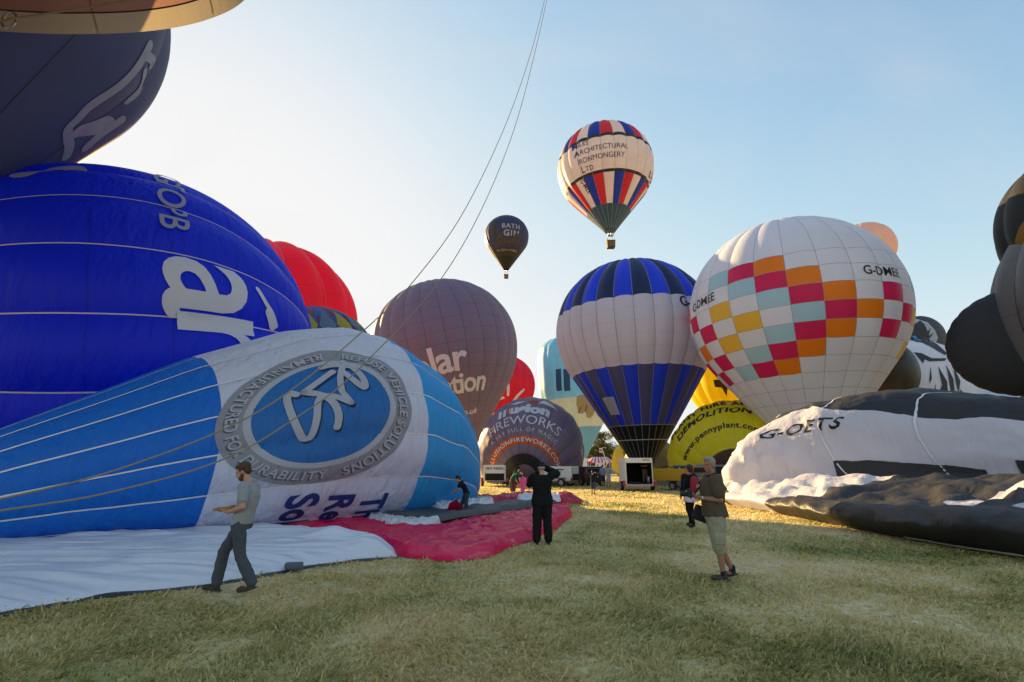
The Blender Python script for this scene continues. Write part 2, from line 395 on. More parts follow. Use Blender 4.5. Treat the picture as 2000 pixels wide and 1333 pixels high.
def build_ground():
    n = 60; rad = np.r_[0, np.geomspace(4, 3500, 30)]; V = [(0, 0, 0)]; F = []
    for r in rad[1:]:
        for a in range(n): V.append((r * math.cos(2 * math.pi * a / n), r * math.sin(2 * math.pi * a / n), 0))
    F += [(0, 1 + a, 1 + (a + 1) % n) for a in range(n)]
    for k in range(len(rad) - 2):
        o = 1 + k * n
        F += [(o + a, o + n + a, o + n + (a + 1) % n, o + (a + 1) % n) for a in range(n)]
    g = mesh('ground', V, F, ground_material()); g['kind'] = 'structure'; g['label'] = 'mown meadow with patches of green and straw'
    # blades: dense close to the viewer, thinning with distance
    rs = np.random.RandomState(3); NB = 520000
    d = 3.4 * np.exp(rs.rand(NB) ** 1.05 * math.log(60 / 3.4)); x = (rs.rand(NB) * 2 - 1) * (d * 1.25 + 2.0)
    P = np.stack([x, d, 0 * d], 1)
    cl = noise(P, 1.7, 3) + .6 * noise(P, .45, 5); keep = rs.rand(NB) < np.clip(.75 + cl * 1.3, .25, 1)
    P = P[keep]; d = d[keep]; cl = cl[keep]; k = len(P)
    ang = rs.rand(k) * 2 * math.pi; flow = noise(P, .8, 9) * 6
    lean = rs.rand(k) * 1.5 + .5
    h = (.012 + .032 * rs.rand(k) ** 1.5 + .06 * (rs.rand(k) < .07) * rs.rand(k)) * (1 + .9 * np.clip(cl, -.4, .8)) * (1 + d / 50)
    w = (.0028 + .0032 * rs.rand(k)) * (1 + d / 5.5)
    dirv = np.stack([np.cos(flow + rs.normal(0, .9, k)), np.sin(flow + rs.normal(0, .9, k)), 0 * h], 1)
    side = np.stack([np.cos(ang), np.sin(ang), 0 * h], 1) * w[:, None]
    mid = P + dirv * (h * lean * .45)[:, None] + np.stack([0 * h, 0 * h, h * .75], 1)
    tip = P + dirv * (h * lean * 1.5)[:, None] + np.stack([0 * h, 0 * h, h * (.75 + .45 * (1 - lean * .7))], 1)
    V = np.stack([P - side, P + side, mid - side * .8, mid + side * .8, tip], 1).reshape(-1, 3)
    b = np.arange(k)[:, None] * 5
    F = np.concatenate([b + np.array([[0, 1, 3]]), b + np.array([[0, 3, 2]]), b + np.array([[2, 3, 4]])], 1).reshape(-1, 3)
    o = mesh('grass', V, F, blade_material(), None, False)
    at_ = o.data.attributes.new('tone', 'FLOAT', 'POINT'); at_.data.foreach_set('value', np.repeat(np.clip(rs.normal(.5, .3, k), 0, 1), 5).astype(np.float32))
    o['kind'] = 'stuff'; o['label'] = 'short matted grass and dry cuttings over the field'
build_ground()

# ---------------------------------------------------------------- colours
def C_(az, el, D): az, el = R(az), R(el); return Vector((D * math.cos(el) * math.sin(az), D * math.cos(el) * math.cos(az), CAM_H + D * math.sin(el)))
white = nylon('cloth_white', (.8, .79, .83), .3, 22)
white_print = nylon('print_white', (.82, .82, .88), .1, 0, .1)
black = nylon('cloth_black', (.018, .018, .02), .06, 22, rough=.42)
tape_white = mat('tape_white', (.7, .68, .7), .6)
tape_dark = mat('tape_dark', (.04, .035, .05), .6)
tape_grey = mat('tape_grey', (.3, .3, .33), .6)
rope_mat = mat('rope_tan', (.3, .25, .16), .85, scale=60, bump=.5)
rope_dark = mat('rope_grey', (.12, .11, .1), .85)
def pick(env, px, py):
    """panel coordinates of the cloth point nearest the viewer along that sight line"""
    S, T = np.meshgrid(np.linspace(.01, .99, 160), np.linspace(0, 2 * math.pi, 260)); S = S.ravel(); T = T.ravel()
    P = env.pos(S, T) - np.array(cam.location); x = (px - 1000) / 1000; y = (666.5 - py) / 1000
    d = np.array([x, CP - y * SP, SP + y * CP]); d /= np.linalg.norm(d); t = P @ d; off = np.linalg.norm(P - t[:, None] * d, axis=1)
    k = np.argmin(off / np.abs(t) + .0004 * t + (t < 0) * 9); return float(S[k]), float(T[k])
def upright(name, label, C, Rr, axis=(0, 0, 1), alpha=30, rm=1.1, G=20, bulge=.03, roll=0., warp=None, group='hot air balloons on the field', top=.95):
    a = Vector(axis).normalized(); pr = prof_std(Rr, alpha, rm, top); zc = pr[-1][1] - Rr * top
    base = Vector(C) - a * zc; env = Env(pr, base, a, roll, G, bulge, warp)
    root = empty(name, base, label, 'balloon', group); return root, env
def lie(env, k, wr=0., f=.6, floor=.05, seed=0, sq=1.):
    """let the envelope sag onto the ground; wrinkles grow towards the ground and the mouth"""
    def w(P, sv, th):
        P = P.copy(); r = np.interp(sv, env.t, env.r); P[..., 2] = (P[..., 2] + k * r) * sq
        if wr:
            q = noise(P, f, seed) + .5 * noise(P * np.array([1, 1, .4]), f * 2.3, seed + 1)
            amp = wr * (.35 + np.exp(-np.maximum(P[..., 2], 0) / 1.6))
            P = P + np.stack([q, noise(P, f, seed + 4), .6 * q], -1) * amp[..., None]
        z = P[..., 2]; kk = .14
        P[..., 2] = floor + np.where(z > 2, z, kk * np.log1p(np.exp(np.clip(z / kk, -40, 40))))
        return P
    env.warp = w
def basket(root_loc, label, size=1.3, people=2, seed=0):
    wick = mat('wicker', (.16, .09, .045), .8, scale=30, bump=.6, var=.3); leather = mat('basket_leather', (.05, .025, .015), .6); steel = mat('steel', (.5, .5, .52), .35, .9)
    r = empty('balloon_basket', root_loc, label, 'basket', 'baskets under the flying balloons')
    MB().box((0, 0, .55), (size, size * .85, 1.1), taper=1.06, bevel=.08).build('wicker_body', wick, r)
    MB().box((0, 0, 1.13), (size * 1.1, size * .95, .1), bevel=.04).build('padded_rim', leather, r)
    MB().box((0, 0, .03), (size * .98, size * .84, .1), bevel=.03).build('base_skid', leather, r)
    for sx in (-1, 1):
        for sy in (-1, 1):
            MB().cyl((sx * size * .48, sy * size * .4, 1.1), (sx * .42, sy * .36, 2.15), .035).build('upright_pole', mat('pole_cover', (.65, .65, .66), .6), r)
    b = MB(); b.box((0, 0, 2.18), (.95, .8, .06)); 
    for sx in (-.2, .2): b.cyl((sx, 0, 2.15), (sx, 0, 2.6), .13, .16)
    b.build('burner', steel, r)
    return r

def on_cloth(env, root, name, st, w, m, off=.03):
    """a band of constant width following panel coordinates"""
    s0, t0 = st[0]; rr = env.rad(np.mean([a for a, b in st]))
    pts = [((b - t0 + math.pi) % (2 * math.pi) - math.pi, (a - s0) * env.L) for a, b in st]; pts = [(x * rr, y) for x, y in pts]
    V, F = stroke2d(pts, w, 6); return decal(env, root, name, V, F, s0, t0, m, off)
# ---------------------------------------------------------------- balloon: red, white and blue, flying
def stripes_sector(C): return math.atan2(-C.y, -C.x)
C = C_(11.5, 31.6, 94); root, env = upright('hot_air_balloon', 'flying red, white and blue striped balloon with a lettered white belt', C, 8.0, (-.03, 0, 1), 39, .9, 24, .03)
red = nylon('mail_red', (.6, .03, .05), .4, 26); blue = nylon('mail_blue', (.02, .05, .42), .4, 26); wht = nylon('mail_white', (.8, .76, .74), .45, 26)
blk = nylon('mail_band', (.03, .025, .025), .1); skirt = nylon('mail_skirt', (.035, .09, .15), .2)
sz = env.s_at_z; rows = [0, .07, .2, .44, .465, .77, .795, 1.0]
rows = [0, .06, pick(env, 1187, 397)[0], pick(env, 1187, 336)[0], pick(env, 1187, 330)[0], pick(env, 1187, 264)[0], pick(env, 1187, 258)[0], 1.0]; sm = pick(env, 1187, 294)[0]; print('mail', rows)
tri = [wht, blue, red]
f0 = env.th_dir((-C.x, -C.y, 0)); g0 = int(f0 / (2 * math.pi) * 24 + 24) % 24
def mailc(i, j): return (skirt, skirt, tri[(i - g0) % 3], blk, wht, blk, tri[(i - g0 + 2) % 3])[j]
envelope(root, env, rows, mailc, 6, 60, tapes=tape_grey, tape_w=.05)
st = 2 * math.pi / 24
navy_print = nylon('print_navy', (.012, .016, .12), .15, 0, .1)
for k, (cap, rest) in enumerate((('M', 'ILES'), ('A', 'RCHITECTURAL'), ('I', 'RONMONGERY'), ('L', 'TD'))):
    V1, F1 = glyphs(cap, 1.55, .012, align='LEFT'); V2, F2 = glyphs(rest, 1.15, .0, align='LEFT', wide=.92)
    w = V1[:, 0].max() + .12; V2[:, 0] += w; V2[:, 1] += V1[:, 1].min() - V2[:, 1].min()
    for V, F, mm in ((V1, F1, nylon('print_royal', (.012, .02, .3), .15, 0, .1)), (V2, F2, navy_print)):
        V = V.copy(); V[:, 0] += -5.4 + k * .35; V[:, 1] += 2.2 - k * 1.4
        decal(env, root, 'lettering', V, F, sm, f0, mm, .06)
V, F = glyphs('LTD', 1.5, .02); decal(env, root, 'lettering', V, F, sm - .07, f0 + 1.45, navy_print, .03)
V, F = glyphs('G-MILE', .8, .02); decal(env, root, 'registration_letters', V, F, .3, f0 - .62, navy_print, .03, rot=-1.45)
b0 = env.base + np.array((0, 0, -2.9)); basket(b0, 'wicker basket with crew hanging under the striped flying balloon')
rg = MB()
for k in range(8):
    a = k * math.pi / 4; rg.cyl((.9 * math.cos(a), .9 * math.sin(a), 0), (.42 * (1 if math.cos(a) > 0 else -1), .36 * (1 if math.sin(a) > 0 else -1), -.75), .02, n=5)
rg.build('rigging', tape_dark, root)
# ---------------------------------------------------------------- balloon: dark gin balloon, flying
C = C_(-.65, 25.1, 167); root, env = upright('hot_air_balloon', 'small dark navy flying balloon lettered BATH GIN', C, 7.0, (.01, 0, 1), 34, .9, 24, .02)
gb = nylon('gin_navy', (.05, .05, .13), .3, 26); gk = nylon('gin_black', (.012, .012, .012), .1, 26); gd = nylon('gin_dark', (.05, .035, .03), .3, 26)
envelope(root, env, [0, .17, .29, 1], lambda i, j: (gk, gd, gb)[j], 5, 40)
f0 = env.th_dir((-C.x, -C.y, 0)); sg_ = pick(env, 999, 448)[0]; pale = nylon('print_pale', (.55, .55, .62), .3, 0, .05)
V, F = glyphs('BATH', 2.1, .03, spacing=1.15); V[:, 1] += 1.1; V[:, 0] += 1.4; decal(env, root, 'lettering', V, F, sg_, f0, pale, .04)
V, F = glyphs('GIN', 2.6, .03, spacing=1.2); V[:, 1] -= 1.2; V[:, 0] += 1.6; decal(env, root, 'lettering', V, F, sg_, f0, pale, .04)
leaf = nylon('gin_leaf', (.12, .1, .09), .35, 0, .3)
rs = np.random.RandomState(5)
for (xx, ss, n_, hh) in ((-4.6, .55, 16, 3.0), (-2.6, .42, 14, 2.2), (3.2, .42, 14, 2.2), (.2, .36, 10, .9)):
    for q in range(n_):
        a = rs.rand() * 6.28; r_ = rs.rand() ** .5; cx, cy = xx + r_ * 1.2 * math.cos(a), r_ * hh * math.sin(a)
        pts = [(cx + .5 * math.cos(t) * (1 + .3 * math.cos(5 * t)), cy + .62 * math.sin(t) * (1 + .3 * math.cos(5 * t))) for t in np.linspace(0, 6.28, 15)[:-1]]
        V, F = shape2d(pts, .6); decal(env, root, 'printed_leaf', V, F, ss, f0, leaf, .03 + .004 * q)
V, F = glyphs('The Spirit of Bath', 1.0, .0, .4); decal(env, root, 'lettering', V, F, .25, f0, pale, .04)
basket(env.base + np.array((0, 0, -2.9)), 'small wicker basket hanging under the dark gin balloon')
# ---------------------------------------------------------------- balloon: blue and white striped, standing
C = C_(13.8, 14.2, 52); root, env = upright('hot_air_balloon', 'standing blue and white balloon with striped crown behind the open trailer', C, 7.5, (-.02, 0, 1), 31.5, .55, 28, .034)
sb = nylon('stripe_blue', (.02, .06, .8), .3, 24); sn = nylon('stripe_navy', (.014, .024, .09), .2, 24); sg = nylon('stripe_slate', (.1, .1, .24), .3, 24); sw = nylon('stripe_white', (.78, .73, .79), .35, 24)
sk = nylon('scoop_black', (.01, .01, .014), .12)
f0 = env.th_dir((-C.x, -C.y, 0)); g0 = int(f0 / (2 * math.pi) * 28 + 28) % 28
pr_ = [pick(env, 1246, y)[0] for y in (858, 832, 800, 710, 574)]; print('strip', pr_)
envelope(root, env, [0, pr_[0], .5 * (pr_[0] + pr_[1]), pr_[1], pr_[3], pr_[4], 1], lambda i, j: (sk, sk, sk, (sb if (i - g0) % 2 == 0 else sg), sw, (sb if (i - g0) % 2 == 0 else sn))[j], 7, 60, tapes=tape_grey, tape_w=.05, hoops=[(pr_[0], .08, tape_white), (pr_[1], .08, tape_grey)])
V, F = shape2d([(-.55, -.9), (.55, -.9), (.55, .9), (-.55, .9)], .3); decal(env, root, 'white_patch', V, F, .26, f0 - .62, sw, .03)
V, F = glyphs('G-CIBL', 1.3, .02); s_, t_ = pick(env, 1362, 592); decal(env, root, 'registration_letters', V, F, s_, t_, navy_print, .03)
# burner flame in the mouth
fm, N, L, b = nodes_of('flame'); b.inputs['Base Color'].default_value = (0, 0, 0, 1); b.inputs['Emission Color'].default_value = (1, .36, .08, 1); b.inputs['Emission Strength'].default_value = .35; b.inputs['Alpha'].default_value = .5
fl = MB(); fl.ell((0, 0, 0), (.22, .22, 1.5)); fo = fl.build('burner_flame', fm, None, True); fo.location = Vector(env.base) + Vector((-.1, -.75, 1.3)); tag(fo, 'faint orange burner flame in the mouth of the striped standing balloon', 'flame')
r_ = empty('balloon_basket', Vector(env.base) + Vector((0, 0, -env.base[2])), 'wicker basket under the standing blue and white balloon', 'basket')
MB().box((0, 0, .55), (1.4, 1.2, 1.1), taper=1.05, bevel=.08).build('wicker_body', MATS['wicker'], r_); MB().box((0, 0, 1.12), (1.5, 1.3, .1), bevel=.04).build('padded_rim', MATS['basket_leather'], r_)
CHECK_TURN = R(0)
# ---------------------------------------------------------------- balloon: white with coloured checks
CHECK_ROLL = CHECK_TURN
C = C_(29.7, 14.75, 45.4); root, env = upright('hot_air_balloon', 'big white balloon with pink, orange and blue chequered panels', C, 7.5, (-.02, 0, 1), 37, .8, 24, .018, roll=CHECK_ROLL)
ck = {'W': nylon('check_white', (.76, .77, .86), .3, 0), 'P': nylon('check_pink', (.68, .016, .11), .3, 0), 'O': nylon('check_orange', (.85, .22, .01), .3, 0), 'B': nylon('check_sky', (.4, .63, .75), .3, 0), 'Y': nylon('check_yellow', (.85, .5, .05), .3, 0)}
f0 = env.th_dir((-C.x, -C.y, 0)); g0 = 0
COLS = {-7: '.O.B.P..', -6: '..P.O.P.', -5: '...P.P..', -4: 'B.Y.Y.B.', -3: 'PB.Y.BP.', -2: 'OPB.BPO.', -1: '.OPBPO..', 0: '..OPO...', 1: '...O....', 2: '..P.P...', 3: '...P....', 4: '.B.Y.Y..', 5: 'B.Y...B.', 6: 'PB.Y.BP.', 7: 'OPB.BPO.'}   # panels top to bottom
s4 = pick(env, 1613, 606); step = .048; edges = np.array([s4[0] + step * (3.5 - k) for k in range(9)])[::-1]; rowsC = [0] + list(edges) + [1.0]; g0 = int(s4[1] / (2 * math.pi) * 24)
def chk(i, j):
    if j == 0 or j == len(rowsC) - 2: return ck['W']
    r_ = 8 - j; c_ = (i - g0 + 12) % 24 - 12; s_ = COLS.get(c_, '')
    ch = s_[r_] if r_ < len(s_) else '.'
    return ck.get(ch, ck['W'])
envelope(root, env, rowsC, chk, 7, 70, tapes=tape_grey, tape_w=.025, hoops=[(e, .025, tape_grey) for e in edges] + [(.12, .025, tape_grey), (.2, .025, tape_grey)])
for (px, py, sz_) in ((1722, 532, .86), (1368, 592, .9)):
    s_, t_ = pick(env, px, py); V, F = glyphs('G-DMEE', sz_, .012); decal(env, root, 'registration_letters', V, F, s_, t_, black, .03)
# peach balloon peeking out behind it
C = C_(36.6, 19.6, 165); root, env = upright('hot_air_balloon', 'plain peach balloon peeking out behind the chequered one', C, 6.8, alpha=34, G=16)
pm = nylon('peach_plain', (.72, .5, .42), .35, 20); envelope(root, env, [0, 1], lambda i, j: pm, 5, 30)
# ---------------------------------------------------------------- balloon: grey-purple with white lettering
C = C_(-7.7, 12.6, 76); root, env = upright('hot_air_balloon', 'grey-purple balloon with white poplar lettering', C, 10.65, (-.24, .05, 1), 40, 1.5, 26, .02)
pp = nylon('poplar_mauve', (.23, .185, .285), .4, 20, seam=.45); envelope(root, env, [0, 1], lambda i, j: pp, 7, 46, tapes=tape_dark, tape_w=.03)
lil = nylon('print_lilac', (.7, .7, .86), .0, 0, .1)
s_, t_ = pick(env, 868, 700); V, F = glyphs('poplar', 5.0, .022, spacing=.95); V[:, 0] += -3.3; V[:, 1] += -.4; decal(env, root, 'lettering', V, F, s_, t_, lil, .03)
V, F = glyphs('insulation', 4.2, .022, spacing=.92); V[:, 0] += -.9; V[:, 1] -= 3.9; decal(env, root, 'lettering', V, F, s_, t_, lil, .03)
s_, t_ = pick(env, 912, 806); V, F = glyphs('.co.uk', 1.2, .02, .3); decal(env, root, 'lettering', V, F, s_, t_, lil, .03)
# ---------------------------------------------------------------- balloon: red, behind the big blue one
C = C_(-26.8, 13.8, 51.7); root, env = upright('hot_air_balloon', 'bright red balloon rising behind the big royal blue one', C, 7.9, (-.1, 0, 1), 32, 1.1, 14, .09)
rm_ = nylon('scarlet', (.75, .012, .05), .45, 10); envelope(root, env, [0, 1], lambda i, j: rm_, 9, 50, tapes=mat('tape_rose', (.6, .2, .22), .6), tape_w=.06)
# patterned balloon below it
C = C_(-21.6, 10.3, 42); root, env = upright('hot_air_balloon', 'maroon and blue balloon with yellow diamonds behind the purple one', C, 4.6, (-.12, -.2, 1), 32, .8, 18, .03)
pa = nylon('pat_maroon', (.2, .06, .1), .3, 16); pb = nylon('pat_blue', (.05, .12, .4), .3, 16); py_ = nylon('pat_yellow', (.6, .5, .04), .3, 16); pl = nylon('pat_sky', (.18, .28, .4), .3, 16)
envelope(root, env, [0, .3, .78, .86, 1], lambda i, j: (pa, (pb, pa)[i % 2], (pa, pb)[i % 2], (pb, pa, pb)[i % 3])[j], 7, 40)
st = 2 * math.pi / 18
for i in range(18):
    hw = .85; pts = [(-hw, -1.6), (0, -2.4), (hw, -1.6), (0, 1.9)]
    V, F = shape2d([(-.6, 0), (0, -1.5), (.6, 0), (0, 1.5)], .3); decal(env, root, 'diamond', V, F, .72, (i + .5) * st, (py_, pl)[i % 2], .03)
# ---------------------------------------------------------------- balloon: crimson with white strokes, far
C = C_(-1.2, 8.6, 112); root, env = upright('hot_air_balloon', 'crimson balloon with white brush strokes behind the purple one', C, 7.2, (.06, 0, 1), 31, 1.1, 16, .05)
cm = nylon('crimson_far', (.62, .015, .06), .4, 14); envelope(root, env, [0, 1], lambda i, j: cm, 6, 36)
for (px, py, pts) in ((988, 752, [(-.9, 2.2), (.2, .6), (.6, -2)]), (966, 782, [(-2, -.6), (0, -.1), (1.6, .7)]), (948, 802, [(.3, 2.2), (.5, 0), (-.5, -1.6)]), (1008, 775, [(-.4, -1.5), (.3, .4), (1.5, 1.6)]), (975, 815, [(-1.2, .8), (.3, .3), (1.3, -.9)])):
    s_, t_ = pick(env, px, py); V, F = stroke2d(pts, .55); decal(env, root, 'brush_stroke', V, F, s_, t_, white_print, .05)
# ---------------------------------------------------------------- balloon: pale blue special shape with a printed hand
C = at(1112, 775, 118); base = Vector((C.x + 2.5, C.y, 3.0))
prof = [(.9, 0), (3.4, 4.2), (6.6, 9.6), (8.2, 13.0), (8.6, 15.5), (8.6, 23.0), (8.1, 25.4), (6.5, 27.0), (3.5, 27.9), (.01, 28.1)]
env = Env(prof, base, (-.05, 0, 1), 0, 20, .02); root = empty('hot_air_balloon', base, 'pale blue and cream drum-shaped balloon with a printed hand', 'balloon', 'hot air balloons on the field')
lb = nylon('pale_blue', (.22, .55, .8), .35, 18); cr = nylon('pale_cream', (.66, .64, .55), .35, 18); lt = nylon('teal_blue', (.16, .38, .58), .35, 18)
sc_, sd_ = pick(env, 1165, 832)[0], pick(env, 1112, 776)[0]; envelope(root, env, [0, sc_, sd_, 1], lambda i, j: (lt, cr, lb)[j], 6, 44)
dk = nylon('slot_blue', (.03, .1, .24), .2, 0)
for px in (1090, 1107): s_, t_ = pick(env, px, 742); V, F = shape2d([(-.7, -2.4), (.7, -2.4), (.9, 2.4), (-.5, 2.4)], .5); decal(env, root, 'dark_slot', V, F, s_, t_, dk, .04)
skn = nylon('printed_skin', (.55, .42, .27), .3, 0); sks = nylon('printed_skin_dark', (.3, .2, .11), .3, 0)
def decal_px(env, root, name, pts, m, off, step=.5):
    st = [pick(env, *p) for p in pts]; s0, t0 = st[0]; rr = env.rad(s0)
    V, F = shape2d([(((b - t0 + math.pi) % (2 * math.pi) - math.pi) * rr, (a - s0) * env.L) for a, b in st], step); return decal(env, root, name, V, F, s0, t0, m, off)
decal_px(env, root, 'printed_hand', [(1126, 776), (1137, 771), (1164, 780), (1181, 792), (1172, 797), (1175, 812), (1171, 816), (1166, 813), (1161, 801), (1158, 811), (1152, 818), (1145, 815), (1143, 803), (1137, 810), (1130, 807), (1126, 792)], skn, .05)
for pts in ([(1143, 803), (1146, 792)], [(1160, 801), (1161, 792)], [(1130, 806), (1134, 796)], [(1170, 797), (1168, 791)]): on_cloth(env, root, 'printed_crease', [pick(env, *p) for p in pts], .3, sks, .07)
# ---------------------------------------------------------------- balloon: fireworks, mouth towards us
def arch(env, root, name, s0, s1, t0, t1, m, n=60, off=.02):
    patch(env, root, name, s0, s1, t0, t1, m, n, 6, off)
ax = Vector((.16, .86, .44)).normalized()
prof = [(1.0, 0), (2.1, .3), (3.1, .8), (4.0, 1.55), (4.7, 2.7), (5.0, 4.0), (5.05, 5.2), (4.8, 6.6), (4.0, 8.0), (2.4, 9.2), (.01, 9.7)]
base = Vector((1.05, 46, .75)); env = Env(prof, base, ax, 0, 20, .02); lie(env, 0, .22, .45, seed=3)
root = empty('hot_air_balloon', base, 'grey-violet balloon lying mouth-forward with white fireworks lettering and orange arch', 'balloon', 'hot air balloons on the field')
iv = nylon('illusion_grey', (.25, .21, .31), .38, 14, seam=.5); io = nylon('illusion_orange', (.75, .13, .005), .35, 0); ik = nylon('illusion_black', (.012, .012, .016), .08)
pr_ = [pick(env, 1022, y)[0] for y in (886, 868, 850, 838, 823, 799)]; print('ill', pr_)
envelope(root, env, [0, pr_[0], pr_[1], pr_[2], 1], lambda i, j: (ik, iv, io, iv)[j], 7, 60, tapes=tape_dark, tape_w=.03)
up0 = pick(env, 1024, 850)[1]
def ring_text(env, root, body, sv, th_mid, size, m, bold=.02, spacing=1., shear=0., off=.03, wide=1.):
    V, F = glyphs(body, size, bold, shear, spacing, wide=wide); return decal(env, root, 'lettering', V, F, sv, th_mid, m, off)
ring_text(env, root, 'ILLUSIONFIREWORKS.COM', .5 * (pr_[1] + pr_[2]), up0, .5, white_print, .03, 1.15, wide=1.25)
ring_text(env, root, 'A SKY FULL OF MAGIC', pr_[3], up0 - .05, .5, white_print, .0, 1.35)
ring_text(env, root, 'FIREWORKS', pr_[4] + .01, up0 - .05, 1.35, white_print, .0, 1.0)
ring_text(env, root, 'usion', pr_[5], up0 + .05, 1.75, white_print, .06, 1.0)
for k, dx in enumerate((-2.62, -2.12, -1.66)):
    V, F = shape2d([(dx - .16, -.55), (dx + .16, -.55), (dx + .16, .62), (dx - .16, .62)], .3); decal(env, root, 'lettering', V, F, pr_[5] - .005, up0, white_print if k < 2 else io, .03)
for pts, mm in (([(-1.7, 0), (-.9, .55), (-.2, .3), (-.7, .1), (-1.2, -.15)], white_print), ([(-.1, .1), (.35, .75), (.9, .5), (.6, .1), (.2, -.1)], io), ([(.9, .1), (1.3, .8), (2.2, .7), (2.9, -.3), (2.5, .1), (1.7, .05)], white_print)):
    V, F = shape2d(pts, .25); decal(env, root, 'printed_bird', V, F, pr_[5] + .075, up0, mm, .03)
V, F = glyphs('EMAIL', .6, .03); s_, t_ = pick(env, 1138, 890); decal(env, root, 'lettering', V, F, s_, t_, white_print, .03, rot=-.3)
# ---------------------------------------------------------------- yellow balloons on the right
ye = nylon('bright_yellow', (.88, .7, .02), .5, 18); yg = nylon('lime_yellow', (.86, .76, .02), .42, 18); yb = nylon('printed_brown', (.07, .045, .02), .2, 0)
C = C_(24.6, 9.3, 66); root, env = upright('hot_air_balloon', 'bright yellow standing balloon glowing between the striped and chequered ones', C, 6.6, (.05, 0, 1), 38, 1.2, 18, .04)
envelope(root, env, [0, 1], lambda i, j: ye, 6, 36)
s_, t_ = pick(env, 1432, 752); V, F = shape2d([(-2, .7), (2, .7), (2, -.2), (1.6, -1.6), (1.3, -.4), (.8, -.3), (.5, -2.2), (.1, -.4), (-.6, -.3), (-.9, -1.2), (-1.2, -.2), (-2, -.1)], .4); decal(env, root, 'printed_drip', V, F, s_, t_, yb, .03)
s_, t_ = pick(env, 1468, 778); V, F = shape2d([(-.9, -.7), (.9, -.7), (.9, .9), (-.9, .9)], .4); decal(env, root, 'printed_block', V, F, s_, t_, yb, .03)
s_, t_ = pick(env, 1466, 800); V, F = glyphs('450', 1.5, .05); decal(env, root, 'lettering', V, F, s_, t_, black, .03)
# plant hire balloon
prof = [(1.2, 0), (2.2, .3), (3.2, .8), (4.1, 1.6), (4.8, 2.8), (5.1, 4.2), (4.9, 5.6), (4.2, 7.4), (2.6, 8.8), (.01, 9.4)]
base = Vector((16.5, 38.6, .4)); ax = Vector((.32, .9, .3)).normalized(); env = Env(prof, base, ax, 0, 20, .02); lie(env, 0, .2, .45, seed=6)
root = empty('hot_air_balloon', base, 'yellow balloon lying mouth-forward with plant hire and demolition lettering', 'balloon', 'hot air balloons on the field')
envelope(root, env, [0, .09, .1, 1], lambda i, j: (nylon('penny_mouth', (.09, .04, .03), .2), yg, yg)[j], 7, 50)
up0 = env.th_dir((0, -.15, 1)); pk = nylon('printed_black', (.035, .025, .02), .15, 0, .1)
for body, sv, dth, sz_, bo in (('www.pennyplant.com', .215, -.42, .62, .03), ('DEMOLITION', .325, -.42, .85, .04), ('PLANT HIRE AND', .405, -.38, .8, .04), ('PENNY', .50, -.28, 1.5, .05)):
    V, F = glyphs(body, sz_, bo, .25 if sz_ > .8 else 0, 1.1, wide=1.15); decal(env, root, 'lettering', V, F, sv, up0 + dth, pk, .03)
# two small ones further back
base = Vector((17.6, 78, .8)); prof2 = [(.8, 0), (2.2, 1.8), (3.4, 4.0), (3.8, 6.0), (3.4, 8.0), (2.0, 9.2), (.01, 9.6)]
base = at(1292, 905, 78); base.z = .8; prof2 = [(r_ * .72, z_ * .78) for r_, z_ in prof2]
env = Env(prof2, base, Vector((-.75, .35, .12)), 0, 16, .03); lie(env, .35, .25, .5, seed=8); root = empty('hot_air_balloon', base, 'pale yellow sunlit balloon lying beyond the open trailer', 'balloon', 'hot air balloons on the field')
yp = nylon('pale_yellow', (.8, .66, .1), .5, 14); yo = nylon('apricot', (.75, .45, .15), .45, 14)
envelope(root, env, [0, 1], lambda i, j: yp, 6, 36)
s_, t_ = pick(env, 1228, 884); V, F = glyphs('LITE', 1.0, .03); decal(env, root, 'lettering', V, F, s_, t_, yb, .03, rot=2.0)
base = at(1350, 905, 64); base.z = .6; env = Env([(r_ * 1.15, z_ * 1.1) for r_, z_ in prof2], base, Vector((-.8, .5, .12)), 0, 16, .03); lie(env, .3, .25, .5, seed=9); root = empty('hot_air_balloon', base, 'dark green and yellow balloon lying behind the plant hire one', 'balloon', 'hot air balloons on the field')
dg_ = nylon('dark_green', (.12, .145, .12), .3, 14)
envelope(root, env, [0, .16, 1], lambda i, j: (ye, dg_)[j], 6, 40)
# ---------------------------------------------------------------- navy balloon, top left, and the peach one overhead
C = C_(-56.2, 34.6, 32.4); root, env = upright('hot_air_balloon', 'dark navy balloon with a pale outlined emblem at the upper left', C, 8.0, (0.02, 0, 1), 30, 1.2, 12, .035)
nv = nylon('navy_cloth', (.1, .115, .23), .5, 0, wr=.1); envelope(root, env, [0, 1], lambda i, j: nv, 12, 60, tapes=tape_dark, tape_w=.04)
pg = nylon('print_grey', (.55, .55, .62), .35, 0, .1)
def at_px(env, pts):          # design points laid on the cloth where the photograph shows them
    return [pick(env, *p) for p in pts]
on_cloth(env, root, 'emblem_outline', at_px(env, [(295, 92), (265, 138), (225, 175), (180, 207), (150, 232), (133, 252), (132, 275), (140, 292), (128, 315)]), .45, pg)
on_cloth(env, root, 'emblem_outline', at_px(env, [(288, 108), (298, 118), (296, 128)]), .4, pg)
on_cloth(env, root, 'emblem_stroke', at_px(env, [(155, 256), (185, 245), (205, 240)]), .75, pg)
on_cloth(env, root, 'emblem_stroke', at_px(env, [(285, 140), (270, 172), (250, 200)]), .3, pg)
on_cloth(env, root, 'emblem_stroke', at_px(env, [(165, 290), (200, 262), (235, 235)]), .4, pg)
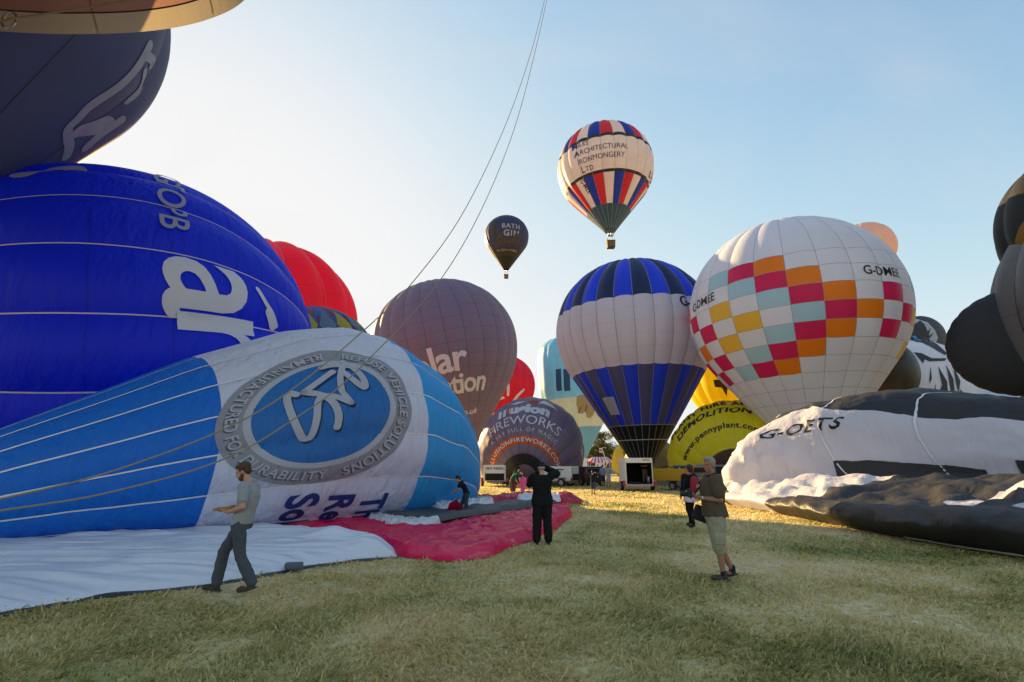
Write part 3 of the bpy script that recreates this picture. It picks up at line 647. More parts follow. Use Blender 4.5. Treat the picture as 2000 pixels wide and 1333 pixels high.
# peach balloon overhead: its far skirt is seen from inside, lit through by the sun
zr = 14.3; A_ = at(0, 48, 12.7); B_ = at(480, -10, 11.6); A_.z = B_.z = zr; Mp = (A_ + B_) / 2; ab = (B_ - A_); nn_ = Vector((ab.y, -ab.x, 0)).normalized(); nn_ = nn_ if nn_.y < 0 else -nn_
rho = 6.0; tl = R(31); kd = math.sqrt(rho ** 2 - (ab.length / 2) ** 2); base = Mp + (nn_ * math.cos(tl) - Vector((0, 0, 1)) * math.sin(tl)) * kd; pax = nn_ * math.sin(tl) + Vector((0, 0, 1)) * math.cos(tl)
env = Env([(rho, 0), (rho * 1.0, .5), (rho * 1.02, 2.0), (rho * .95, 3.5), (rho * .75, 5), (rho * .4, 6), (.01, 6.3)], base, pax, .35, 9, .03)
root = empty('hot_air_balloon', base, 'peach balloon with beige hem hanging overhead at the upper left corner', 'balloon', 'hot air balloons on the field')
pc = nylon('peach_near', (.38, .2, .15), .35, 0, wr=.2); bg_ = nylon('beige_near', (.5, .42, .3), .3, 0, wr=.2)
envelope(root, env, [0, .055, .06, 1], lambda i, j: (bg_, tape_dark, pc)[j], 16, 60, tapes=tape_dark, tape_w=.05)
p_ = at(18, 40, 12.4); cl_ = MB(); cl_.tube([(0.2 * math.cos(a), 0, .28 * math.sin(a)) for a in np.linspace(0, 6.28, 17)], .035, 6); co_ = cl_.build('carabiner', mat('steel', (.5, .5, .52)), root, True); co_.location = p_ - base
rr_ = MB(); rr_.tube([at(-150, 75, 12.2), at(18, 38, 12.3), at(150, 18, 12.1), at(260, 0, 12.0), at(420, -40, 11.8)], .03, 6); ro_ = rr_.build('hem_rope', rope_mat, root, True); ro_.location = -base
# ---------------------------------------------------------------- big royal blue balloon lying behind, left
def rail(pts, n):
    P = np.array([tuple(p) for p in pts], float); d = np.r_[0, np.cumsum(np.linalg.norm(np.diff(P, axis=0), axis=1))]; t = np.linspace(0, d[-1], n)
    # smooth through the points
    out = np.stack([np.interp(t, d, P[:, k]) for k in range(P.shape[1])], 1); k = max(3, n // (len(P) * 3)) | 1
    if k > 1:
        pad = np.pad(out, ((k // 2, k // 2), (0, 0)), mode='edge'); sm = np.stack([np.convolve(pad[:, c], np.ones(k) / k, 'valid') for c in range(out.shape[1])], 1); sm[0] = out[0]; sm[-1] = out[-1]; out = sm
    return out
ax = Vector((.78, .6, .12)).normalized(); C = C_(-37.8, 9.0, 28.2); Rr = 8.0
pr = prof_std(Rr, 34, 1.2, .97); zc = pr[-1][1] - Rr * .97; base = C - ax * zc
env = Env(pr, base, ax, 0, 20, .035)
lie(env, 0, .12, .3, seed=12); root = empty('hot_air_balloon', (base.x, base.y, 0), 'huge royal blue balloon lying on its side with white letters ar', 'balloon', 'hot air balloons on the field'); env.base0 = env.base
def shift(root, env): root.location = env.base
shift(root, env)
rb = nylon('royal_blue', (.004, .028, .72), .4, 12, wr=.7, depth=.14, wscale=.7, seam=.7); envelope(root, env, [0, 1], lambda i, j: rb, 11, 70, tapes=mat('tape_lilac', (.5, .45, .6), .6), tape_w=.06)
s_, t_ = pick(env, 397, 555); V, F = glyphs('a', 5.7, .012); V[:, 0] -= V[:, 0].mean(); V[:, 1] -= V[:, 1].mean(); decal(env, root, 'lettering', V, F, s_, t_, white_print, .04)
s2, t2 = pick(env, 424, 617); V, F = glyphs('r', 5.7, .012); V[:, 0] -= V[:, 0].min(); V[:, 1] -= (V[:, 1].min() + V[:, 1].max()) / 2; decal(env, root, 'lettering', V, F, s2, t2, white_print, .04)
on_cloth(env, root, 'swoosh', at_px(env, [(502, 568), (515, 592), (526, 615), (534, 640)]), .2, white_print, .04)
on_cloth(env, root, 'swoosh', at_px(env, [(522, 610), (532, 640)]), .34, white_print, .045)
s_, t_ = pick(env, 335, 392); V, F = glyphs('G-TOPB', 1.3, .01, spacing=1.15, step=.1); V[:, 0] -= .5; decal(env, root, 'registration_letters', V, F, s_, t_, pg, .08)
on_cloth(env, root, 'emblem_patch', at_px(env, [(45, 343), (100, 338), (150, 336)]), .7, pg, .04)
# ---------------------------------------------------------------- blue and white balloon lying in front of it
prof = [(.5, 0), (1.6, 3.4), (3.1, 7), (4.05, 9.8), (4.35, 11.4), (4.3, 13.0), (3.8, 14.9), (2.9, 16.5), (1.6, 17.8), (.7, 18.3), (.01, 18.45)]
ax = Vector((.66, .75, 0)).normalized(); base = Vector((-14.3, 9.4, 0)); env = Env(prof, base, ax, 0, 18, .02); lie(env, .72, .14, .45, .03, seed=21, sq=.86)
root = empty('hot_air_balloon', base, 'light blue and white balloon lying on its side with a round silver emblem', 'balloon', 'hot air balloons on the field')
rvb = nylon('azure', (.012, .2, .75), .35, 0, wr=.9, depth=.16, wscale=.8); rvw = nylon('rvs_white', (.83, .83, .92), .35, 0, wr=.9, depth=.16, wscale=.8); rvl = nylon('azure_light', (.05, .44, .9), .38, 0, wr=.9, depth=.16, wscale=.8)
sA = pick(env, 425, 860)[0]; sB = pick(env, 832, 850)[0]; print('rvs', sA, sB)
envelope(root, env, [0, sA, sB, 1], lambda i, j: (rvb, rvw, rvl)[j], 9, 80, tapes=tape_white, tape_w=.05)
s0, t0 = pick(env, 640, 796)
silver = nylon('silver_grey', (.42, .43, .49), .2, 0, wr=.9, depth=.16, wscale=.8); silver_l = nylon('silver_pale', (.66, .67, .74), .2, 0, wr=.4); silver_d = nylon('silver_dark', (.16, .16, .19), .2, 0, wr=.4)
disc = nylon('disc_blue', (.04, .25, .7), .3, 0, wr=.9, depth=.16, wscale=.8); LR = 2.3
def emb(name, V, F, m, off):
    V = np.array(V); V[:, 1] *= 1.13; return decal(env, root, name, V, F, s0, t0, m, off)
V, F = ring2d(LR * .76, LR, k=4); emb( 'emblem_ring', V, F, silver, .02)
V, F = ring2d(LR * .70, LR * .77, k=2); emb( 'emblem_inner_ring', V, F, silver_l, .025)
V, F = disc2d(LR * .71); emb( 'emblem_disc', V, F, disc, .02)
for dx, dy, mm, off in ((.035, -.03, silver_d, .03), (0, 0, silver_l, .04)):
    V, F = arc_text('REFUSE VEHICLE SOLUTIONS', LR * .875, math.pi / 2 - .03, .37, .02, True, 1.08); V[:, 0] += dx; V[:, 1] += dy; emb( 'emblem_lettering', V, F, mm, off)
    V, F = arc_text('REMANUFACTURED FOR DURABILITY', LR * .875, -math.pi / 2 + .0, .37, .02, False, 1.08); V[:, 0] += dx; V[:, 1] += dy; emb( 'emblem_lettering', V, F, mm, off)
SV = 1.13
def crop(p): ix, iy = p[0] / 3.3333 + 420, p[1] / 3.3333 + 620; return ((iy - 805) / 138 * LR, (ix - 638) / 188 * LR)
for pts in ([(545, 480), (505, 465), (490, 510), (515, 630), (585, 770), (635, 770), (660, 680), (668, 580), (695, 525)], [(790, 375), (690, 425), (590, 475)], [(590, 475), (690, 515), (765, 590), (795, 670), (790, 740)], [(690, 515), (790, 555), (880, 600)], [(880, 600), (835, 520), (830, 430), (865, 350)], [(730, 325), (840, 322), (930, 340)], [(890, 292), (940, 350), (990, 430), (1000, 495), (950, 470), (870, 385)]):
    V, F = stroke2d([crop(p) for p in pts], .17); emb( 'emblem_script', V, F, rvw, .05)
    V = V.copy(); V[:, 0] += .07; V[:, 1] += .04; emb( 'emblem_script_shadow', V, F, nylon('disc_shadow', (.015, .07, .22), .3, 0), .03)
for k, (body, px, py) in enumerate((('The', 731, 962), ('Refuse', 668, 962), ('Solutions', 592, 962))):
    s_, t_ = pick(env, px, py); V, F = glyphs(body, 1.05, .035, align='LEFT', spacing=1.05); decal(env, root, 'lettering', V, F, s_, t_, nylon('print_mid_blue', (.03, .065, .3), .15, 0, .1), .03)
# ---------------------------------------------------------------- half-inflated black and white balloon, right
def loftgrid(sections):
    Ys = sorted(sections, reverse=True); A = np.array([[(x, y, z) for x, z in sections[y]] for y in Ys], float); return np.array(Ys), A
def cr(A, t):      # Catmull-Rom along axis 0
    n = len(A); i = np.clip(np.floor(t).astype(int), 0, n - 2); f = (t - i).reshape((-1,) + (1,) * (A.ndim - 1))
    p0 = A[np.maximum(i - 1, 0)]; p1 = A[i]; p2 = A[i + 1]; p3 = A[np.minimum(i + 2, n - 1)]
    return .5 * (2 * p1 + (p2 - p0) * f + (2 * p0 - 5 * p1 + 4 * p2 - p3) * f * f + (3 * p1 - p0 - 3 * p2 + p3) * f ** 3)
SEC = {26.6: [(12.6, 0), (12.6, .05), (12.7, .1), (12.7, .12), (12.8, .2), (12.8, .3), (12.9, .8), (13.1, 1.3), (13.4, 1.5), (14.4, 1.2), (15, 0)],
 25.3: [(10.8, 0), (10.8, .1), (10.9, .25), (11.0, .28), (11.0, .35), (10.9, .5), (10.95, 1.1), (11.8, 1.9), (13.2, 2.5), (15, 2.1), (16.5, 0)],
 23: [(9.35, 0), (9.25, .15), (9.4, .36), (9.65, .38), (9.7, .5), (9.55, .8), (9.65, 1.7), (10.7, 2.75), (12.9, 3.75), (16, 3.3), (18, 0)],
 21.5: [(9.4, 0), (9.2, .2), (9.45, .45), (9.95, .4), (10.4, .75), (10.9, .7), (11.0, 1.9), (11.9, 3.2), (13.7, 4.3), (17, 3.9), (19, 0)],
 20: [(9.45, 0), (9.2, .25), (9.5, .55), (10.3, .45), (11.4, .9), (12.4, .8), (12.5, 2.0), (13.2, 3.45), (14.8, 4.5), (18, 4), (20, 0)],
 18.5: [(9.4, 0), (9.15, .3), (9.55, .62), (10.5, .5), (12.3, 1.05), (14.2, .9), (14.4, 2.0), (15.0, 3.2), (16.4, 4.1), (19.5, 3.4), (21.5, 0)],
 17: [(9.4, 0), (9.15, .3), (9.6, .68), (10.8, .5), (13.2, 1.05), (16.2, 1.0), (16.4, 1.9), (17.0, 2.9), (18.4, 3.6), (21, 3.0), (23, 0)],
 14: [(9.2, 0), (8.95, .35), (9.4, .74), (11, .6), (14, 1.1), (19, 1.1), (19.4, 1.7), (20.2, 2.4), (21.5, 2.9), (24, 2.4), (26, 0)],
 11.5: [(9.2, 0), (8.9, .4), (9.4, .86), (10.6, .75), (12.6, 1.1), (15.5, 1.1), (16.8, 1.5), (18, 2), (19.5, 2.4), (22, 2), (24, 0)],
 9.6: [(9.5, 0), (9.2, .5), (9.6, 1.05), (10.4, 1.0), (12.4, 1.1), (15, 1.0), (17, 1.3), (18.5, 1.6), (20, 1.8), (22, 1.4), (24, 0)],
 7.6: [(9.9, 0), (9.6, .5), (9.9, 1.1), (10.6, 1.1), (12.4, 1.1), (14.8, 1.0), (16.6, 1.2), (18, 1.4), (19.6, 1.5), (21.6, 1.2), (23, 0)],
 6.0: [(10.6, 0), (10.5, .3), (10.7, .6), (11.4, .7), (12.6, .7), (14.6, .7), (16, .8), (17.4, .9), (19, .9), (21, .7), (22.4, 0)]}
GY, GA = loftgrid(SEC); GA[:, 1, 2] *= .78; GA[:, 2, 2] *= .72; GA[:, 3, 2] *= .75; GA[:, 4, 2] *= .9; GA[:, 8, 2] *= .97
def oets(Y, v):
    Y = np.asarray(Y, float); v = np.asarray(v, float); sh = Y.shape
    u = np.interp(-Y.ravel(), -GY, np.arange(len(GY))); B = cr(GA, u)                       # (n, rails, 3)
    i = np.clip(np.floor(v.ravel()).astype(int), 0, B.shape[1] - 2); f = (v.ravel() - i)[:, None]; n = np.arange(len(u)); K = B.shape[1] - 1
    p0 = B[n, np.maximum(i - 1, 0)]; p1 = B[n, i]; p2 = B[n, i + 1]; p3 = B[n, np.minimum(i + 2, K)]
    P = .5 * (2 * p1 + (p2 - p0) * f + (2 * p0 - 5 * p1 + 4 * p2 - p3) * f * f + (3 * p1 - p0 - 3 * p2 + p3) * f ** 3)
    w = np.interp(v.ravel(), [0, .5, 2, 4, 5, 7, 9, 10], [.2, .8, 1, 1.1, .8, 1, 1, .2])
    Q = P * np.array([.55, .8, 1.0])
    Q2 = Q + .5 * np.stack([noise(Q, .7, 51), noise(Q, .7, 52), noise(Q, .7, 53)], 1); dg = P @ np.array([[.5, .3, .1], [-.4, .6, .1], [.75, -.55, .9]]).T
    q = .22 * noise(Q, .5, 31) + .15 * ridge(dg, .5, 3, 33) + .06 * ridge(Q2, 1.5, 3, 35)
    q3 = (.5 * np.abs(noise(P, .75, 61)) + .35 * np.abs(noise(P, 1.6, 62))) * np.interp(v.ravel(), [2.2, 3.2, 4.4, 5.2], [0, 1, 1, 0])
    P = P + np.stack([-q, .3 * q, .7 * q], 1) * w[:, None]; P[:, 2] += q3; P[:, 2] = np.maximum(P[:, 2], .02 + 0 * P[:, 2])
    return P.reshape(sh + (3,))
def oets_n(Y, v):
    e = 1e-2; n = np.cross(oets(Y - e, v) - oets(Y + e, v), oets(Y, v + e) - oets(Y, v - e)); return n / (np.linalg.norm(n, axis=-1, keepdims=True) + 1e-9)
oroot = empty('hot_air_balloon', (13, 16, 0), 'half-inflated black and white balloon sagging on the grass, marked G-OETS', 'balloon', 'hot air balloons on the field'); OB = np.array((13, 16, 0.))
oblk = nylon('oets_black', (.035, .034, .036), .12, 0, wr=.5, rough=.5); owht = nylon('oets_white', (.8, .78, .87), .35, 0, wr=.5)
def opatch(name, y0, y1, v0, v1, m, off=0., edge=None):
    """panel between two stations and two rails; edge(t) bends its borders"""
    nu = max(5, int(abs(y0 - y1) * 9)); nv = max(5, int((v1 - v0) * 16)); U, W = np.meshgrid(np.linspace(0, 1, nu), np.linspace(0, 1, nv), indexing='ij')
    lo = v0 if not callable(edge) else v0 + edge(U, 0); hi = v1 if not callable(edge) else v1 + edge(U, 1)
    Y = y0 + (y1 - y0) * U; Vv = lo + (hi - lo) * W; P = oets(Y.ravel(), Vv.ravel())
    if off: P = P + oets_n(Y.ravel(), Vv.ravel()) * off
    return mesh(name, P - OB, grid_faces(nu, nv), m, oroot, True, np.stack([U.ravel() * .9 + .05, W.ravel()], 1))
bnd = lambda U: .5 - 2.0 * np.clip(U - .14, 0, .36) + .1 * np.sin(U * 31) + .06 * np.sin(U * 57)
wav = lambda U, s: bnd(U) * (1 if s else 0)
wav0 = lambda U, s: bnd(U) * (0 if s else 1)
opatch('front_roll', 18.9, 6.0, 0, 3, oblk); opatch('front_roll', 26.6, 25.2, 0, 3, oblk); 
opatch('white_fold', 22.3, 18.9, 0, 3, owht); opatch('dark_fold', 23.6, 22.3, 0, 3, oblk); opatch('white_fold', 25.2, 23.6, 0, 3, owht)
opatch('white_fold', 26.6, 17.6, 3, 5, owht); opatch('dark_fold', 17.6, 13.2, 3, 5, oblk); opatch('white_fold', 13.2, 12.4, 3, 5, owht); opatch('dark_fold', 12.4, 11.2, 3, 5, oblk); opatch('white_fold', 11.2, 10.4, 3, 5, owht); opatch('dark_fold', 10.4, 6, 3, 5, oblk)
opatch('white_side', 26.6, 6.0, 5, 7.05, owht, 0, wav); opatch('black_top', 26.6, 6.0, 7.05, 10, oblk, 0, wav0)
opatch('black_patch', 20.0, 17.3, 5.0, 5.8, oblk, .03, lambda U, s: (-.35 * U ** 2) if s else 0 * U)
opatch('black_patch', 16.9, 16.2, 5.1, 5.8, oblk, .03)
opatch('white_oval', 18.7, 17.8, 4.98, 5.32, owht, .06, lambda U, s: (-.3 * (2 * U - 1) ** 2) if s else 0 * U)
for k, (ya, yb) in enumerate(((23.0, 21.6), (21.3, 19.6), (19.2, 17.8), (16.6, 15.6), (13, 12))):
    v = np.linspace(8.8, 5.1, 50); Y = ya + (yb - ya) * ((8.8 - v) / 3.7) ** 1.2
    A = oets(Y + .02, v) + oets_n(Y, v) * .03; B = oets(Y - .02, v) + oets_n(Y, v) * .03
    mesh('load_tape', np.stack([A, B], 1).reshape(-1, 3) - OB, grid_faces(50, 2), tape_white, oroot)
V, F = glyphs('G-OETS', .6, .02, spacing=1.15, step=.05)
yy = 21.0 - V[:, 0] * 1.0; vv = 6.7 + V[:, 1] / 1.3
mesh('registration_letters', oets(yy, vv) + oets_n(yy, vv) * .018 - OB, F, black, oroot)
mesh('hem_rope', *(lambda Y: (np.stack([oets(Y, 0 * Y + .02) + np.array([-.08, 0, .02]), oets(Y, 0 * Y + .09) + np.array([-.1, 0, .03])], 1).reshape(-1, 3) - OB, grid_faces(60, 2)))(np.linspace(12.5, 6.2, 60)), tape_white, oroot)

# ---------------------------------------------------------------- animal-head balloon and black lobed balloon, right
def ell_mesh(name, c, r, m, parent, base, rot=None, n=40, k=24, ridges=0., f=8):
    U, W = np.meshgrid(np.linspace(0, 2 * math.pi, n + 1), np.linspace(1e-3, math.pi - 1e-3, k), indexing='ij'); U = U.ravel(); W = W.ravel()
    g = 1 + ridges * np.abs(np.sin(f * U / 2))
    P = np.stack([r[0] * np.sin(W) * np.cos(U) * g, r[1] * np.sin(W) * np.sin(U) * g, r[2] * np.cos(W)], 1)
    if rot is not None: P = P @ np.array(rot).T
    return mesh(name, P + np.array(c) - np.array(base), grid_faces(n + 1, k), m, parent, True, np.stack([U * f / (2 * math.pi), W / math.pi], 1))
def print_on(name, pts, c, r, m, parent, base, off=.03, step=6, rot=None):
    """outline in photograph pixels, printed on the ellipsoid's near side"""
    V, F = cut(np.array([(p[0], p[1], 0) for p in pts], float), [tuple(range(len(pts)))], step); out = []
    Mi = np.eye(3) if rot is None else np.array(rot).T; rr = np.array(r) + off; c = np.array(c); o = np.array(cam.location)
    for v in V:
        x = (v[0] - 1000) / 1000; y = (666.5 - v[1]) / 1000; d = np.array([x, CP - y * SP, SP + y * CP])
        a_ = (Mi @ d) / rr; b_ = (Mi @ (o - c)) / rr; A = a_ @ a_; B = a_ @ b_; D = B * B - A * (b_ @ b_ - 1); t = (-B - math.sqrt(max(D, 0))) / A
        out.append(o + d * t)
    return mesh(name, np.array(out) - np.array(base), F, m, parent, True)
aw = nylon('fur_white', (.76, .79, .88), .3, 0); ad = nylon('fur_charcoal', (.06, .062, .075), .15, 0); am = nylon('muzzle_grey', (.045, .042, .04), .15, 0, rough=.4); ak = nylon('nose_black', (.012, .012, .013), .05, 0, rough=.35)
hb = at(1800, 905, 51); hb.z = 0; hr = empty('hot_air_balloon', hb, 'black and white animal-head balloon looking over the half-inflated one', 'balloon', 'hot air balloons on the field')
hc = at(1790, 800, 52); hrad = (6.6, 5.6, 7.2); ell_mesh('head', hc, hrad, aw, hr, hb)
bc = at(1870, 850, 57); ell_mesh('body', bc, (7.4, 6, 7.4), ad, hr, hb)
mc = at(1732, 727, 46.5); mrad = (2.5, 2.4, 3.0); ell_mesh('muzzle', mc, mrad, am, hr, hb)
cc = at(1715, 800, 48.5); ell_mesh('chin', cc, (2.2, 2.2, 2.6), am, hr, hb)
ec = at(1803, 655, 52.5); er = (2.35, 1.0, 2.1); ell_mesh('ear', ec, er, ad, hr, hb)
print_on('ear_lining', [(1772, 628), (1790, 623), (1812, 630), (1826, 645), (1832, 660), (1828, 672), (1800, 668), (1775, 660), (1768, 645)], ec, er, aw, hr, hb, .03)
print_on('ear_tuft', [(1775, 638), (1792, 630), (1797, 626), (1806, 634), (1812, 648), (1818, 640), (1814, 656), (1824, 650), (1814, 664), (1800, 662), (1786, 654), (1772, 650), (1784, 640)], ec, er, ad, hr, hb, .05)
print_on('brow', [(1760, 640), (1772, 642), (1800, 655), (1830, 672), (1850, 690), (1846, 694), (1815, 676), (1790, 664), (1765, 652)], hc, hrad, ad, hr, hb)
print_on('eye_patch', [(1764, 652), (1776, 650), (1790, 654), (1806, 664), (1812, 668), (1792, 668), (1778, 664), (1770, 662)], hc, hrad, ad, hr, hb, .05)
print_on('eye', [(1780, 656), (1788, 656), (1800, 662), (1798, 666), (1788, 664)], hc, hrad, mat('eye_blue', (.08, .3, .5), .4), hr, hb, .08)
for pts in ([(1784, 688), (1800, 690), (1820, 700), (1850, 700), (1845, 705), (1815, 706), (1806, 702), (1803, 710)], [(1815, 742), (1818, 715), (1820, 740), (1816, 750)], [(1832, 715), (1850, 745), (1852, 775), (1840, 800), (1830, 780), (1840, 752)], [(1848, 712), (1862, 740), (1866, 775), (1858, 770), (1854, 745)], [(1862, 715), (1876, 745), (1872, 770), (1866, 742)], [(1805, 800), (1818, 790), (1828, 748), (1826, 790), (1818, 806)], [(1805, 776), (1808, 765), (1808, 790), (1804, 798)], [(1770, 796), (1776, 770), (1778, 795)], [(1735, 765), (1722, 755), (1728, 770), (1724, 785), (1733, 790)], [(1748, 772), (1740, 760), (1740, 788), (1746, 790)], [(1875, 760), (1885, 770), (1896, 795), (1880, 790), (1888, 800), (1872, 800), (1878, 780)]):
    print_on('fur_stripe', pts, hc, hrad, ad, hr, hb, .04)
print_on('nose', [(1738, 676), (1758, 675), (1768, 680), (1770, 700), (1764, 703), (1744, 701), (1739, 690)], mc, mrad, ak, hr, hb, .06)
Vq, Fq = glyphs('qp', 24, .03); 
def px_glyph(name, body, size, px, py, c, r, m, parent, base, off, rot2=0.):
    V, F = glyphs(body, size, .02); x = V[:, 0] * math.cos(rot2) - V[:, 1] * math.sin(rot2); y = V[:, 0] * math.sin(rot2) + V[:, 1] * math.cos(rot2)
    out = []; rr = np.array(r) + off; o = np.array(cam.location); c = np.array(c)
    for a, b in zip(px + x, py - y):
        d = np.array([(a - 1000) / 1000, CP - (666.5 - b) / 1000 * SP, SP + (666.5 - b) / 1000 * CP]); a_ = d / rr; b_ = (o - c) / rr; A = a_ @ a_; B = a_ @ b_; D = B * B - A * (b_ @ b_ - 1); out.append(o + d * (-B - math.sqrt(max(D, 0))) / A)
    return mesh(name, np.array(out) - np.array(base), F, m, parent, True)
px_glyph('nose_letters', 'qp', 22, 1755, 690, mc, mrad, mat('letter_grey', (.06, .06, .065), .6), hr, hb, .09)
# black lobed balloon at the right edge
kb = Vector((33, 26, 0)); kr = empty('hot_air_balloon', kb, 'black lobed special-shape balloon cut off by the right edge', 'balloon', 'hot air balloons on the field')
kk = nylon('lobe_black', (.012, .012, .014), .12, 0, rough=.65); kg = nylon('lobe_grey', (.17, .16, .165), .25, 8); kw = nylon('wing_black', (.03, .03, .033), .08, 0, wr=.6, rough=.6)
def lobe(name, c, r, rz, m, G=16):
    env = Env([(max(r * math.sin(a), .01), rz - rz * math.cos(a)) for a in np.linspace(0, math.pi, 60)], (c[0], c[1], c[2] - rz), (0, 0, 1), 0, G, .05, bfade=.05)
    p = empty(name, Vector(env.base) - kb); p.parent = kr; envelope(p, env, [0, 1], lambda i, j: m, 8, 40, tapes=tape_dark, tape_w=.05)
lobe('black_head', C_(52.2, 17.2, 45), 5.0, 5.0, kk); lobe('black_crest', C_(54.3, 22.8, 44), 3.2, 3.2, kk)
print_on('amber_patch', [(1985, 500), (1982, 470), (1990, 445), (2003, 430), (2015, 430), (2015, 500)], C_(52.2, 17.2, 45), (5.1, 5.1, 5.1), nylon('amber', (.35, .16, .01), .2, 0), kr, kb)
lobe('grey_body', C_(55.5, 10.6, 44.3), 8.4, 8.4, kg, 20); lobe('lower_body', C_(53.5, 3.6, 42.6), 6.3, 7.3, nylon('lobe_taupe', (.21, .195, .18), .25, 8), 20)
c_ = C_(45.7, 9.6, 41.4); ell_mesh('wing', c_, (3.4, 3.1, 1.1), kw, kr, kb, Matrix.Rotation(R(-46), 3, 'Z') @ Matrix.Rotation(R(90), 3, 'X') @ Matrix.Rotation(R(15), 3, 'Z'), n=176, ridges=.014, f=26)
# pale balloon behind, right edge
base = at(2130, 905, 46); base.z = .5; env = Env([(1, 0), (3.6, 2), (5.0, 4.5), (5.4, 8), (4.6, 11.5), (2.6, 13.8), (.01, 14.6)], base, Vector((-.75, .5, .05)), 0, 16, .02); lie(env, .6, .15, .4, seed=41)
root = empty('hot_air_balloon', base, 'pale blue-white balloon lying behind the black lobed one', 'balloon', 'hot air balloons on the field')
pw = nylon('pale_white', (.74, .8, .9), .3, 0); envelope(root, env, [0, 1], lambda i, j: pw, 7, 36)
s_, t_ = pick(env, 1970, 805); V, F = glyphs('e', 1.7, .02); decal(env, root, 'lettering', V, F, s_, t_, mat('letter_teal', (.05, .2, .3), .6), .04, rot=.5)
on_cloth(env, root, 'blue_wedge', at_px(env, [(1910, 752), (1922, 758), (1930, 757)]), .6, mat('wedge_blue', (.05, .1, .4), .6), .04)

# ---------------------------------------------------------------- cloth laid out on the grass
def sheet(name, front, back, m, parent, base, nu=150, nv=50, amp=.06, f=(1, 1), fr=1.2, lift=.02, seed=0, fade=.12, extra=None):
    A = rail([tuple(gp(*p)) for p in front], nu); B = rail([tuple(gp(*p)) for p in back], nu); W = np.linspace(0, 1, nv)[None, :, None]
    P = A[:, None, :] * (1 - W) + B[:, None, :] * W; U = np.linspace(0, 1, nu)[:, None] + 0 * W[..., 0]; Wv = W[..., 0] + 0 * U
    Q = P * np.array([f[0], f[1], 1]); Q[..., 2] = seed * 3.3
    ed = np.minimum(np.minimum(Wv, 1 - Wv) / fade, np.minimum(U, 1 - U) / (fade * .5)); ed = np.clip(ed, 0, 1) ** .7
    QQ = Q + .35 * np.stack([noise(Q, fr, seed + 8), noise(Q, fr, seed + 9), 0 * Q[..., 0]], -1); r = .8 * ridge(QQ, fr * .5, 2, seed + 3) + .5 * ridge(QQ, fr * 1.25, 2, seed)
    P = P.copy(); P[..., 2] = lift + ed * amp * np.clip(r + .45, .02, 3)
    P[..., :2] += np.stack([noise(Q, 2.2, seed + 20), noise(Q, 2.2, seed + 21)], -1) * .1
    if extra is not None: P[..., 2] += extra(P, U, Wv)
    return mesh(name, P.reshape(-1, 3) - np.array(base), grid_faces(nu, nv), m, parent, True, np.stack([U.ravel() * .8 + .1, Wv.ravel()], 1))
wb = gp(300, 1120); wr_ = empty('white_ground_sheet', wb, 'crumpled white sheet of balloon cloth spread on the grass', 'cloth')
shw = nylon('sheet_white', (.8, .84, .92), .2, 0, wr=.3, wscale=1.5, depth=.05, rough=.32, spec=.45); shk = nylon('sheet_shade_underside', (.03, .032, .036), .05, 0, wr=.5)  # second cloth: shadow in the gaps and black underside in one dark colour
sheet('white_cloth', [(-260, 1262), (0, 1203), (100, 1185), (200, 1166), (300, 1156), (400, 1146), (500, 1128), (600, 1109), (690, 1097), (772, 1090)], [(-260, 1075), (0, 1052), (200, 1046), (400, 1040), (520, 1033), (580, 1042), (640, 1050), (700, 1060), (740, 1072), (774, 1086)], shw, wr_, wb, 280, 170, .11, (.16, 1.7), 1.9, .02, 2,
      extra=lambda P, U, W: .16 * np.exp(-((U - .78) / .06) ** 2 - ((W - .62) / .22) ** 2) + .14 * np.exp(-((U - .9) / .05) ** 2 - ((W - .5) / .3) ** 2))
sheet('shade_and_underside', [(-100, 1078), (0, 1068), (60, 1062), (80, 1056)], [(-100, 1062), (0, 1054), (60, 1052), (80, 1050)], shk, wr_, wb, 40, 8, .05, (.5, 1), 2, .09, 5)
sheet('shade_and_underside', [(140, 1075), (220, 1062), (300, 1056), (420, 1047)], [(140, 1068), (220, 1054), (300, 1050), (420, 1043)], shk, wr_, wb, 60, 8, .04, (.5, 1), 2, .085, 6)
sheet('shade_and_underside', [(-260, 1268), (0, 1207), (200, 1169), (400, 1149), (500, 1131), (600, 1112), (690, 1100), (775, 1092)], [(-260, 1255), (0, 1196), (200, 1160), (400, 1141), (500, 1124), (600, 1106), (690, 1095), (775, 1089)], shk, wr_, wb, 120, 6, .01, (.5, 1), 2, .012, 7)  # dark strip along the front edge, painting shade and underside together
MB().box(tuple(gp(573, 1118) - wb + Vector((0, 0, .1))), (.28, .14, .1), .2, bevel=.03).build('hem_patch', mat('patch_slate', (.1, .12, .16), .7), wr_)
cb = gp(850, 1040); cr_ = empty('crimson_envelope', cb, 'deflated crimson, grey and white envelope crumpled on the grass', 'cloth')
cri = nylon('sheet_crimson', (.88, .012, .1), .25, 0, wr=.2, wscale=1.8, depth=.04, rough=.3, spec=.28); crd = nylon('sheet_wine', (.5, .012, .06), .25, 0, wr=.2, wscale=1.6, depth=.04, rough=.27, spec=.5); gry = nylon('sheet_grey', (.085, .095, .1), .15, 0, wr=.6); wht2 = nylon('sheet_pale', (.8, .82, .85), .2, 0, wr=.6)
sheet('crimson_front', [(528, 1042), (600, 1052), (660, 1062), (740, 1074), (790, 1090), (850, 1098), (900, 1099), (960, 1091), (992, 1072), (1040, 1058), (1085, 1036), (1117, 1010)], [(540, 1034), (600, 1026), (700, 1020), (730, 1026), (770, 1036), (840, 1040), (880, 1030), (930, 1018), (980, 1010), (1030, 1003), (1075, 996), (1112, 990)], cri, cr_, cb, 300, 90, .1, (1, .9), 2.3, .025, 11, .09)
